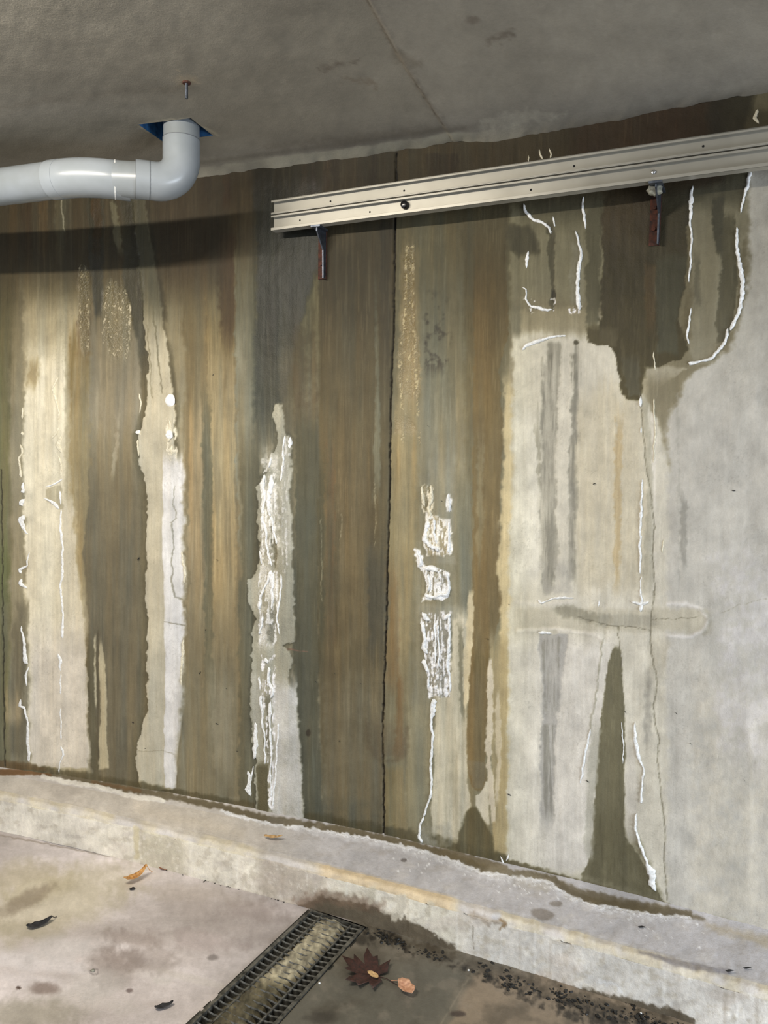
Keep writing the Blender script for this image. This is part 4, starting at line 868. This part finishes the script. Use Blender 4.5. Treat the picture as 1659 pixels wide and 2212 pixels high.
putcc(ss(1-abs(dist-.11)/.035)*ss((1150-Cp.U)/300)*ss((Cp.U-380)/60)*.45, (112, 105, 92))
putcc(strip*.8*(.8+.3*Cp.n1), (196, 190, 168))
Pc[:, 2] += Cp.n1*.0006+big*.0012
ca = (ca1[:-1]+ca1[1:])/2; cb = (cb1[:-1]+cb1[1:])/2
hole = (ca[None, :] > hx0) & (ca[None, :] < hx1) & (cb[:, None] > hy0) & (cb[:, None] < hy1)
ccx = H0[0]+ca[None, :]*ta[0]+cb[:, None]*na[0]; ccy = H0[1]+ca[None, :]*ta[1]+cb[:, None]*na[1]
keep = ~hole & (ccy < wallY(ccx)+.05)
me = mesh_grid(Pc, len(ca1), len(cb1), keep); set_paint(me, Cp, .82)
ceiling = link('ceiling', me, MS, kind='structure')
zz = np.array([0, 0, 1.])
bm = bmesh.new()
th = .004
for (x0, x1, y0, y1) in ((hx0-th, hx0, hy0-th, hy1+th), (hx1, hx1+th, hy0-th, hy1+th), (hx0, hx1, hy0-th, hy0), (hx0, hx1, hy1, hy1+th)):
    box(bm, H0+zz*CEIL, ta, na, zz, x0, x1, y0, y1, .0005, .16)
fb = bm_obj('pipe_former', bm, M_blue, ceiling); fb['label'] = 'blue plastic box former lining the ceiling opening'
bm = bmesh.new(); box(bm, H0+zz*CEIL, ta, na, zz, hx0-th, hx1+th, hy0-th, hy1+th, .16, .18)
bm_obj('opening_backing', bm, plain('dark_void', (24, 26, 30), .9), ceiling)

# ------------------------------------------------------------------ DRAIN PIPE
def tube(bm, path, r, seg=28, caps=True):
    path = [np.array(p, float) for p in path]; rings = []
    prevn = None
    for k, p in enumerate(path):
        d = (path[min(k+1, len(path)-1)]-path[max(k-1, 0)]); d /= np.linalg.norm(d)
        if prevn is None:
            a = np.array([0, 0, 1.]) if abs(d[2]) < .9 else np.array([1., 0, 0]); nn = np.cross(d, a)
        else: nn = prevn-d*(prevn@d)
        nn /= np.linalg.norm(nn); prevn = nn; bb = np.cross(d, nn)
        rr = r[k] if hasattr(r, '__len__') else r
        rings.append([bm.verts.new(p+(nn*math.cos(t)+bb*math.sin(t))*rr) for t in np.linspace(0, 2*math.pi, seg+1)[:-1]])
    for a, b in zip(rings, rings[1:]):
        for j in range(seg): bm.faces.new((a[j], a[(j+1) % seg], b[(j+1) % seg], b[j]))
    if caps: bm.faces.new(rings[0]); bm.faces.new(rings[-1])
def shade(o, ang=35):
    for p in o.data.polygons: p.use_smooth = True
    try: o.data.set_sharp_from_angle(angle=math.radians(ang))
    except Exception: pass
PR = .055
_d = ray(392, 399); zp = CAM_Z+_d[2]*2.462/_d[1]
p_el = at_z(392, 399, zp)      # vertical pipe axis meets the run
a1 = at_z(345, 400.5, zp); a2 = at_z(245, 388, zp); a3 = at_z(180, 384, zp); a4 = at_z(118, 390, zp); a5 = at_z(-10, 405, zp)
PZ = lambda p, z: np.array([p[0], p[1], z])
pc = PZ(p_el, zp)
pipe = empty('drain_pipe', tuple(pc), 'pale grey plastic drain pipe bending out of the ceiling opening and running left', 'pipe')
bpy.context.view_layer.update()
def pp(name, path, r, mat, label=None, bevel=True):
    bm = bmesh.new(); tube(bm, [np.array(q)-pc for q in path], r); o = bm_obj(name, bm, mat, pipe); shade(o)
    if label: o['label'] = label
    return o
dirA = (a2-a1)/np.linalg.norm(a2-a1)
RB = .075
# elbow arc from down (vertical) to dirA
ctr = pc+dirA*RB+zz*RB
arc = [ctr-dirA*RB*math.cos(t)-zz*RB*math.sin(t) for t in np.linspace(0, math.pi/2, 14)]
pp('vertical_pipe', [PZ(pc, CEIL+.15), PZ(pc, zp+.12)], PR, M_pvc)
pp('elbow', [PZ(pc, zp+.135)]+arc+[arc[-1]+dirA*.02], PR+.0018, M_pvc2)
sA = arc[-1]+dirA*.02
dirB = (a5-a4)/np.linalg.norm(a5-a4)
m2 = np.array([[dirA[0], -dirB[0]], [dirA[1], -dirB[1]]])
tc_ = np.linalg.solve(m2, (a4-a2)[:2]); corner = a2+dirA*min(max(tc_[0], .08), .16)
b1 = corner+dirB*.085
dirB2 = (at_z(-10, 405, zp)-b1); dirB2 /= np.linalg.norm(dirB2); b1 = corner+dirB2*.085
b0 = corner-dirA*.085
pp('short_pipe', [sA-dirA*.01, b0+dirA*.01], PR, M_pvc)
Tm = [b0*(1-t)**2+2*corner*t*(1-t)+b1*t*t for t in np.linspace(0, 1, 14)]
Tm = [b0-dirA*.001]+Tm+[b1+dirB2*.001]
pp('bend', Tm, PR+.0022, M_pvc2)
pp('long_pipe', [b1-dirB2*.01, b1+dirB2*2.0], PR, M_pvc)
def ring(c, d, r, name='joint_ring', mat=None, w_=.0012):
    pp(name, [c-d*w_, c+d*w_], r, mat or M_joint)
M_joint = plain('joint_shadow_line', (92, 96, 100), .6)
pp('pipe_collar', [sA-dirA*.002, sA+dirA*.040], PR+.0022, M_pvc2)
pp('pipe_collar', [b0-dirA*.044, b0], PR+.0026, M_pvc2)
pp('pipe_collar', [b1, b1+dirB2*.040], PR+.0030, M_pvc2)
ring(sA, dirA, PR+.0026); ring(sA+dirA*.040, dirA, PR+.0016); ring(b0-dirA*.044, dirA, PR+.002)
ring(b0, dirA, PR+.0032, 'glue_line', M_white, .0012); ring(b1+dirB2*.040, dirB2, PR+.002)
ring(PZ(pc, zp+.135), zz, PR+.0022)

# hanger stub in the ceiling
q = at_z(403, 176, CEIL)
rod = empty('hanger_rod', tuple(q), 'short rusty rod stub hanging from the ceiling above the pipe', 'rod')
bm = bmesh.new(); tube(bm, [(0, 0, .01), (0, 0, -.045)], .0042, 12); shade(bm_obj('rod', bm, M_galv, rod))
bm = bmesh.new(); tube(bm, [(0, 0, -.001), (0, 0, -.006)], .011, 16); bm_obj('collar', bm, M_rust, rod)

# ------------------------------------------------------------------ ALUMINIUM TRACK
r0 = at_z(592, 437, CAM_Z+.87); r1 = at_z(1659, 278, CAM_Z+.87)
rt = (r1-r0); rt[2] = 0; rt /= np.linalg.norm(rt); rn = np.array([rt[1], -rt[0], 0])     # toward the camera
if rn[1] > 0: rn = -rn
RH = .098; RL = 2.35
R0 = np.array([r0[0], r0[1], CAM_Z+.87-RH])
track = empty('aluminium_track', tuple(R0), 'long silver double-channel aluminium rail fixed across the upper wall', 'rail')
I3 = (rt, rn, zz)
def tr(name, boxes, mat=M_alu, L0=0, L1=RL, label=None, par=None):
    bm = bmesh.new()
    for (d0, d1, h0, h1) in boxes: box(bm, (0, 0, 0), rt, rn, zz, L0, L1, d0, d1, h0, h1)
    o = bm_obj(name, bm, mat, par or track)
    bv = o.modifiers.new('bevel', 'BEVEL'); bv.width = .0006; bv.segments = 2
    if label: o['label'] = label
    return o
tr('upper_web', [(-.004, 0, .050, .098)])
tr('lower_web', [(-.004, 0, .0, .050)])
tr('top_flange', [(-.012, .018, .096, .0995), (.015, .018, .092, .0995)])
tr('middle_flange', [(0, .018, .052, .055), (0, .018, .045, .048), (.015, .018, .055, .058), (.015, .018, .042, .046)])
tr('bottom_flange', [(-.012, .018, -.002, .0015), (.015, .0185, -.002, .007)])
# holes & knob placed by where they sit along the rail
def on_rail(u, v):
    d = ray(u, v); k = ((R0-ORG)@rn)/(d@rn); return ORG+d*k
for (u, v) in ((714, 435), (873, 412), (1240, 359), (1519, 316), (648, 476), (799, 458), (1147, 410)):
    q = on_rail(u, v)-R0
    bm = bmesh.new(); tube(bm, [q-rn*.002, q+rn*.0006], .0032, 14); o = bm_obj('screw_hole', bm, M_dark, track)
q = on_rail(876, 444)-R0
bm = bmesh.new(); tube(bm, [q, q+rn*.010, q+rn*.016, q+rn*.018], [.0125, .0125, .0105, .005], 22); kn = bm_obj('rubber_stop', bm, M_black, track); shade(kn); kn['label'] = 'round black rubber stop on the lower web'
q = on_rail(1412, 372)-R0
bm = bmesh.new(); tube(bm, [q, q+rn*.004, q+rn*.005], [.006, .006, .003], 6); sw = bm_obj('screw', bm, plain('bright_zinc', (225, 225, 225), .2, 1, .05), track); sw['label'] = 'bright screw above the right bracket'

# brackets
def bracket(u, vtop, vbot, label, right):
    qw = at_wall(u, (vtop+vbot)/2); nn = wall_n(np.array([qw[0]]))[0]; tt_ = np.array([-nn[1], nn[0], 0])
    if tt_[0] < 0: tt_ = -tt_
    ztop = R0[2]+.004; zb = at_wall(u, vbot)[2]
    gap = (qw-R0)@rn   # signed distance wall to rail plane
    so = abs(gap)+.012
    e = empty('wall_bracket', (qw[0], qw[1], zb), label, 'bracket', 'steel brackets under the rail')
    H_ = ztop-zb
    bm = bmesh.new(); box(bm, (0, 0, 0), tt_, nn, zz, -.026, .004, .001, .006, 0, H_)
    bm_obj('back_plate', bm, M_rust, e)
    bm = bmesh.new()       # gusset: triangular leaf standing out from the wall
    pts = [(0.004, 0), (.022, .0), (.026, H_*.55), (so, H_*.86), (so, H_), (.004, H_)]
    vs = [[bm.verts.new(tt_*x+nn*d+zz*h) for d, h in pts] for x in (-.002, .0025)]
    bm.faces.new(vs[0]); bm.faces.new(vs[1][::-1])
    for k in range(len(pts)): bm.faces.new((vs[0][k], vs[0][(k+1) % 6], vs[1][(k+1) % 6], vs[1][k]))
    bm_obj('flange', bm, M_galv, e)
    bm = bmesh.new(); box(bm, (0, 0, 0), tt_, nn, zz, -.018, .016, .02, so+.008, H_-.012, H_-.006)
    bm_obj('seat_plate', bm, M_galv, e)
    for hz in (.3, .7):
        bm = bmesh.new(); c = tt_*-.014+zz*H_*hz
        tube(bm, [c+nn*.004, c+nn*.012], .006, 6); bm_obj('bolt', bm, M_rust, e)
    if right:
        bm = bmesh.new(); r = random.Random(2)
        bmesh.ops.create_icosphere(bm, subdivisions=3, radius=1)
        for v in bm.verts:
            c = np.array(v.co); k = 1+.25*math.sin(c[0]*5+1)*math.cos(c[2]*6)
            v.co = Vector(tt_*(c[0]*.020*k-.006)+nn*(so*.7+c[1]*.018*k)+zz*(H_-.018+c[2]*.015*k))
        o = bm_obj('sealant', bm, M_foam, e, True); o['label'] = 'lumpy grey sealant'
    return e
bracket(704, 490, 603, 'rusty steel angle bracket under the left end of the rail', False)
bracket(1425, 400, 530, 'rusty steel angle bracket with grey sealant under the right half of the rail', True)

# ------------------------------------------------------------------ DRAIN GRATING
bm = bmesh.new()
GL = 1.25
for (x0, x1, y0, y1, z0, z1) in ((-.006, 0, -.0, GL, -.12, .0), (GW, GW+.006, 0, GL, -.12, 0), (-.006, GW+.006, 0, GL, -.13, -.12), (-.006, GW+.006, -.006, 0, -.13, 0), (-.006, GW+.006, GL, GL+.006, -.13, 0)):
    box(bm, G0, e2, e1, zz, x0, x1, y0, y1, z0, z1)
tro = bm_obj('drain_channel', bm, M_trough, floor)
grate = empty('drain_grate', tuple(G0+e1*.0), 'black wet steel drain grating running away from the kerb', 'grate')
def gb(name, x0, x1, y0, y1, z0, z1, mat=M_grate, bv=.0008):
    bm = bmesh.new(); box(bm, (0, 0, 0), e2, e1, zz, x0, x1, y0, y1, z0, z1)
    return bm_obj(name, bm, mat, grate)
gb('side_rail', .002, .013, .003, GL-.003, -.030, .004); gb('side_rail', GW-.013, GW-.002, .003, GL-.003, -.030, .004)
gb('end_bar', .013, GW-.013, .003, .010, -.028, .003)
for x in (.048, .155): gb('long_bar', x, x+.005, .010, GL-.01, -.018, .001)
nb = int((GL-.03)/.0225)
mats = M_grate
bm = bmesh.new()       # one cross bar, notched top
prof = [(0, -.022), (0, -.001), (.0025, .002), (.005, -.001), (.005, -.022)]
pos = np.linspace(.013, GW-.013, 9); ringsv = []
for k, x in enumerate(pos):
    dz = -.003 if k in (2, 3, 5, 6) else 0
    ringsv.append([bm.verts.new(e2*x+e1*(y+.003*math.sin(k*2.1))+zz*(z+(dz if z > -.01 else 0))) for y, z in prof])
for a, b in zip(ringsv, ringsv[1:]):
    for j in range(5): bm.faces.new((a[j], a[(j+1) % 5], b[(j+1) % 5], b[j]))
cb0 = bm_obj('cross_bar', bm, M_grate, grate)
cb0.location = Vector(e1*.018)
for k in range(1, nb):
    c = cb0.copy(); col.objects.link(c); c.parent = grate; c.location = Vector(e1*(.018+k*.0225))
# silt lying in the slots
ga = np.linspace(.014, GW-.014, 60); gb_ = np.linspace(.012, GL-.02, 260); A, Bb = np.meshgrid(ga, gb_); A = A.ravel(); Bb = Bb.ravel()
cen = np.exp(-(np.abs(A-.090-.012*np.sin(Bb*9))/.062)**4)
hgt = -.035+cen*.0345*np.clip(1.1-.12*Bb, .5, 1)+fnoise(A*60, Bb*60, 120, 4)*.0035
hgt = np.minimum(hgt, .0025)
Pg = np.outer(A, e2)+np.outer(Bb, e1)+np.outer(hgt, zz)
me = mesh_grid(Pg, 60, 260); me.flip_normals()
Sp = Paint(Pg+G0, (96, 90, 74))
mm = ss((cen-.35)*3)*ss((2135-Sp.V)/20+Sp.n1*.8)*ss((Sp.V-1960)/20)
Sp.C = Sp.C*(1-mm[:, None])+np.array([150, 143, 122])*mm[:, None]
mm = ss((Sp.V-2100)/30)*.7; Sp.C = Sp.C*(1-mm[:, None])+np.array([82, 76, 58])*mm[:, None]
Sp.C *= np.clip(1+Sp.n1*.22+Sp.n2*.28, .4, 1.4)[:, None]; Sp.W[:] = .6
set_paint(me, Sp)
so_ = link('silt', me, MF, grate); so_['kind'] = 'stuff'; so_['label'] = 'pale wet silt filling the middle of the grating'

# ------------------------------------------------------------------ LEAVES AND LITTER
def leafmat(n_, c, d): return plain(n_, c, .55, 0, .2, 120, .5, dirt=d)
ML_or = leafmat('dry_orange_leaf', (212, 160, 92), (150, 100, 56)); ML_br = leafmat('brown_leaf', (150, 98, 66), (84, 54, 40))
ML_ma = leafmat('maroon_leaf', (66, 38, 32), (34, 22, 20)); ML_pk = leafmat('tan_leaf', (214, 168, 136), (170, 120, 92))
ML_bk = leafmat('black_leaf', (40, 40, 44), (18, 18, 20)); ML_tn = leafmat('pale_tan_leaf', (205, 170, 120), (160, 124, 80))
def leaf(name, u, v, z, outline, ang, mat, label, curl=.3, lift=.004, size=1, stem=None, cat='leaf', group=None, fold=.0):
    q = at_z(u, v, z)
    e = empty(name, (q[0], q[1], z), label, cat, group, rz=ang)
    bm = bmesh.new(); n_ = len(outline)
    def hz(x, y): return lift+curl*(x*x+.6*y*y)+fold*abs(y)+.0012*math.sin(x*260+y*170)
    levels = []
    for s_ in (1, .66, .33): levels.append([bm.verts.new((x*s_*size, y*s_*size, hz(x*s_*size, y*s_*size))) for x, y in outline])
    c = bm.verts.new((0, 0, hz(0, 0)))
    for a, b in zip(levels, levels[1:]):
        for k in range(n_): bm.faces.new((a[k], a[(k+1) % n_], b[(k+1) % n_], b[k]))
    for k in range(n_): bm.faces.new((levels[-1][k], levels[-1][(k+1) % n_], c))
    o = bm_obj('blade', bm, mat, e, True); sd = o.modifiers.new('thick', 'SOLIDIFY'); sd.thickness = .0007
    if stem:
        bm = bmesh.new(); (x0, y0), (x1, y1) = stem
        tube(bm, [(x0*size, y0*size, hz(x0*size, y0*size)), ((x0+x1)/2*size, (y0+y1)/2*size, lift+.003), (x1*size, y1*size, .001)], .0011, 8); bm_obj('stem', bm, mat, e)
    return e
def oval(n_=18, w_=.42, tip=1.25): return [((math.cos(t)*(tip if math.cos(t) > .9 else 1)), math.sin(t)*w_*(1+.12*math.sin(5*t))) for t in np.linspace(0, 2*math.pi, n_+1)[:-1]]
def maple():
    out = []
    for k, (a, r) in enumerate([(0, 1), (14, .72), (24, .84), (34, .45), (44, .72), (56, .95), (66, .66), (78, .74), (92, .36), (112, .72), (128, .5), (150, .42), (172, .18)]):
        out.append((r*math.cos(math.radians(a)), r*math.sin(math.radians(a))))
    return out+[(x, -y) for x, y in out[1:]][::-1]
leaf('maple_leaf', 806, 2108, 0, maple(), math.radians(158), ML_ma, 'large dark maroon maple leaf flat on the wet floor', 3.0, .004, .098, ((-.1, 0), (-.8, .1)))
ov = oval(12, .6, 1.1); bm = bmesh.new(); vs = [bm.verts.new((x*.016-.006, y*.016+.014, .016+.004*x)) for x, y in ov]; bm.faces.new(vs)
mp_ = [o for o in col.objects if o.name == 'maple_leaf'][0]
o = bm_obj('folded_tip', bm, ML_tn, mp_); o['label'] = 'pale tan underside of a folded tip'; sd = o.modifiers.new('thick', 'SOLIDIFY'); sd.thickness = .0008
leaf('curled_leaf', 877, 2142, 0, oval(18, .7, 1.1), math.radians(120), ML_pk, 'small curled pinkish tan leaf right of the maroon leaf', 12, .004, .030, ((1, 0), (1.9, .5)), fold=.5)
leaf('dry_leaf', 290, 1905, 0, oval(18, .38), math.radians(50), ML_or, 'dry orange leaf on the pale floor beside the kerb', 12, .012, .040, ((1.2, 0), (1.9, .2)), fold=.4)
leaf('black_leaf', 286, 1922, 0, oval(14, .8, 1), 0, ML_bk, 'small black leaf scrap touching the orange leaf', 10, .004, .010)
leaf('brown_leaf', 357, 1877, 0, oval(16, .6), 0, ML_br, 'small reddish brown leaf against the kerb face', 8, .003, .022)
leaf('brown_leaf', 340, 1871, 0, oval(14, .6), 1.0, ML_br, 'darker crumpled leaf scrap just left of the reddish brown leaf', 8, .003, .010)
leaf('tan_leaf', 588, 1812, CURB+.002, oval(18, .32), math.radians(-6), ML_tn, 'small pale tan leaf lying on top of the kerb', 8, .004, .030, fold=.4)
leaf('black_leaf', 82, 2000, 0, oval(18, .5), math.radians(35), ML_bk, 'black shrivelled leaf at the left of the pale floor', 9, .003, .034, ((1.2, 0), (1.7, .5)))
leaf('black_leaf', 352, 2176, 0, oval(16, .45), math.radians(25), ML_bk, 'black and white leaf scrap left of the lower grating', 9, .003, .022)
leaf('black_leaf', 435, 1721, CURB+.006, oval(16, .35), math.radians(20), ML_bk, 'black twisted leaf at the foot of the wall on the kerb', 12, .004, .024)
leaf('black_leaf', 1385, 2003, CURB+.002, oval(14, .35), -.2, ML_bk, 'black sliver on the kerb top below the white tide line', 6, .002, .009)
leaf('black_leaf', 1575, 2098, CURB+.002, oval(14, .35), 0, ML_bk, 'black sliver at the end of the dark smear on the kerb', 6, .002, .010)
leaf('black_leaf', 1613, 2092, CURB+.002, oval(14, .3), 0, ML_bk, 'black sliver on the bluish kerb top at the right edge', 6, .002, .010)
def pebble(u, v, z, r, mat, name, label, cat, group=None, sc_=(1, .8, .7)):
    q = at_z(u, v, z); bm = bmesh.new(); bmesh.ops.create_icosphere(bm, subdivisions=2, radius=r)
    rr = random.Random(int(u*7+v))
    for v_ in bm.verts: v_.co = Vector((v_.co.x*sc_[0], v_.co.y*sc_[1], v_.co.z*sc_[2]))*(1+.25*(rr.random()-.5))
    o = bm_obj(name, bm, mat, None, True); o.location = (q[0], q[1], z+r*sc_[2]*.8); tag(o, label, cat, group); return o
pebble(463, 1902, 0, .006, M_white, 'pebble', 'tiny white chip on the floor beside the kerb', 'stone')
pebble(200+0, 2099, 0, .006, M_foam, 'pebble', 'tiny grey pebble on the stained floor at lower left', 'stone')
pebble(993, 2024, .06, .005, M_white, 'lime_chip', 'small white lime chip stuck on the kerb face', 'stone') if False else None
for x, y, where in ((1012, 2097, 'on the pale slab edge below the kerb'), (1384, 2190, 'at the bottom right among black litter'), (690, 2125, 'right beside the drain grating')):
    pebble(x, y, 0, .0035, M_white, 'lime_crumb', 'tiny white crumb '+where, 'stone', 'white crumbs near the drain')

# dark flecks stuck on the wall (small dried larvae)
fl = [(300, 1207, 9, 60), (433, 1453, 7, 60), (288, 1560, 6, -20), (470, 1209, 5, 0), (470, 1563, 8, -25), (316, 1616, 7, 0), (1054, 1380, 5, 0), (1101, 1716, 8, -20), (1270, 1687, 6, -30), (1492, 1606, 4, -20),
      (1351, 1537, 5, -60), (445, 1360, 5, 60), (513, 1622, 4, -10), (683, 1472, 4, -40), (461, 810, 4, 60), (400, 1500, 3, 30), (548, 1470, 3, 0), (724, 1455, 3, 0), (734, 1600, 5, 60), (780, 1476, 3, 0),
      (1461, 1540, 4, -50), (1284, 1045, 6, 20), (555, 722, 3, 0), (1608, 1686, 3, 80), (1585, 1060, 6, 0), (925, 920, 3, 0), (955, 1082, 3, 0), (350, 1600, 3, 20), (490, 1487, 3, 0), (1100, 1305, 3, 0)]
f0 = None
for (u, v, l_, a) in fl:
    q = at_wall(u, v); nn = wall_n(np.array([q[0]]))[0]
    if f0 is None:
        bm = bmesh.new(); t_ = np.linspace(-1, 1, 9)
        tube(bm, [(t, .18*math.sin(t*3), .0) for t in t_], [.03+.24*math.sqrt(max(0, 1-t*t)) for t in t_], 8)
        o = bm_obj('dark_fleck', bm, M_debris, None, True); f0 = o
    else: o = f0.copy(); col.objects.link(o)
    s_ = l_*.5*2.7/F_PX; o.scale = (s_, s_, s_)
    yaw = math.atan2(nn[1], nn[0])+math.pi/2
    o.rotation_euler = (Matrix.Rotation(yaw, 4, 'Z') @ Matrix.Rotation(math.radians(-a), 4, 'Y')).to_euler()
    o.location = Vector(q+nn*.0035)
    zone = [z for x_, z in ((210, 'the cream panel edge at far left'), (322, 'the dark stain left of the grey lime flow'), (402, 'the grey lime flow below the pipe'), (520, 'the ochre streaks right of the lime flow'),
        (600, 'the slate stain and crusted lime column'), (700, 'the grey-green stain right of the crusted column'), (835, 'the brown field left of the wall joint'), (1000, 'the olive field right of the wall joint'),
        (1085, 'the ochre tongue'), (1240, 'the pale panel with purple-grey streaks'), (1400, 'the pale panel around the dark lower wedge'), (2000, 'the smooth grey field at right')) if u < x_][0]
    hgt_ = ['upper part', 'middle part', 'lower part', 'foot'][int(np.digitize(v, (1000, 1350, 1600)))]
    tag(o, f'tiny black fleck on {zone}, {hgt_}', 'fleck', 'black flecks on the wall')

# leaf litter and grit piled along the foot of the kerb (uncountable)
bm = bmesh.new(); r = random.Random(5)
def chip(p, s_, flat=.5):
    a = r.random()*6.28; c_, s2 = math.cos(a), math.sin(a); ax = np.array([c_, s2, (r.random()-.5)*.6]); ay = np.array([-s2, c_, (r.random()-.5)*.6])
    top = [bm.verts.new(np.array(p)+ax*x*s_+ay*y*s_*.6+zz*(s_*flat*(.6+r.random()*.5))) for x, y in ((1, .2), (.3, .9), (-.8, .5), (-.7, -.6), (.4, -.9))]
    bot = [bm.verts.new(np.array(p)+ax*x*s_*1.15+ay*y*s_*.7) for x, y in ((1, .2), (.3, .9), (-.8, .5), (-.7, -.6), (.4, -.9))]
    bm.faces.new(top)
    for k in range(5): bm.faces.new((bot[k], bot[(k+1) % 5], top[(k+1) % 5], top[k]))
path = [(805, 2012, 14), (860, 2040, 16), (940, 2066, 12), (1000, 2088, 16), (1060, 2104, 18), (1160, 2140, 22), (1260, 2172, 24), (1340, 2190, 26), (1450, 2230, 30)]
px_ = np.array(path, float); dd = np.r_[0, np.cumsum(np.hypot(*(px_[1:, :2]-px_[:-1, :2]).T))]
for k in range(1500):
    t = r.random()*dd[-1]; cl = vnoise(np.array([t/22.]), np.array([.5]), 7)[0]
    if r.random() > cl*2.2-.75: continue
    u = np.interp(t, dd, px_[:, 0]); v = np.interp(t, dd, px_[:, 1]); w_ = np.interp(t, dd, px_[:, 2])
    u += r.gauss(0, w_*.5); v += r.gauss(0, w_*.45)
    q = at_z(u, v, 0)
    if q[1] > curbY(q[0])-.006: continue
    chip((q[0], q[1], .0), .0012+r.random()**3*.0075)
for k in range(160):
    t = r.random(); u = 330+t*330+r.gauss(0, 3); v = 1872+t*84+r.gauss(0, 2.5)
    q = at_z(u, v, 0)
    if q[1] > curbY(q[0])-.006: continue
    chip((q[0], q[1], 0), .001+r.random()**2*.0035)
lit = bm_obj('leaf_litter', bm, M_debris); lit['kind'] = 'stuff'; tag(lit, 'black crumbled leaf litter along the foot of the kerb', 'debris')
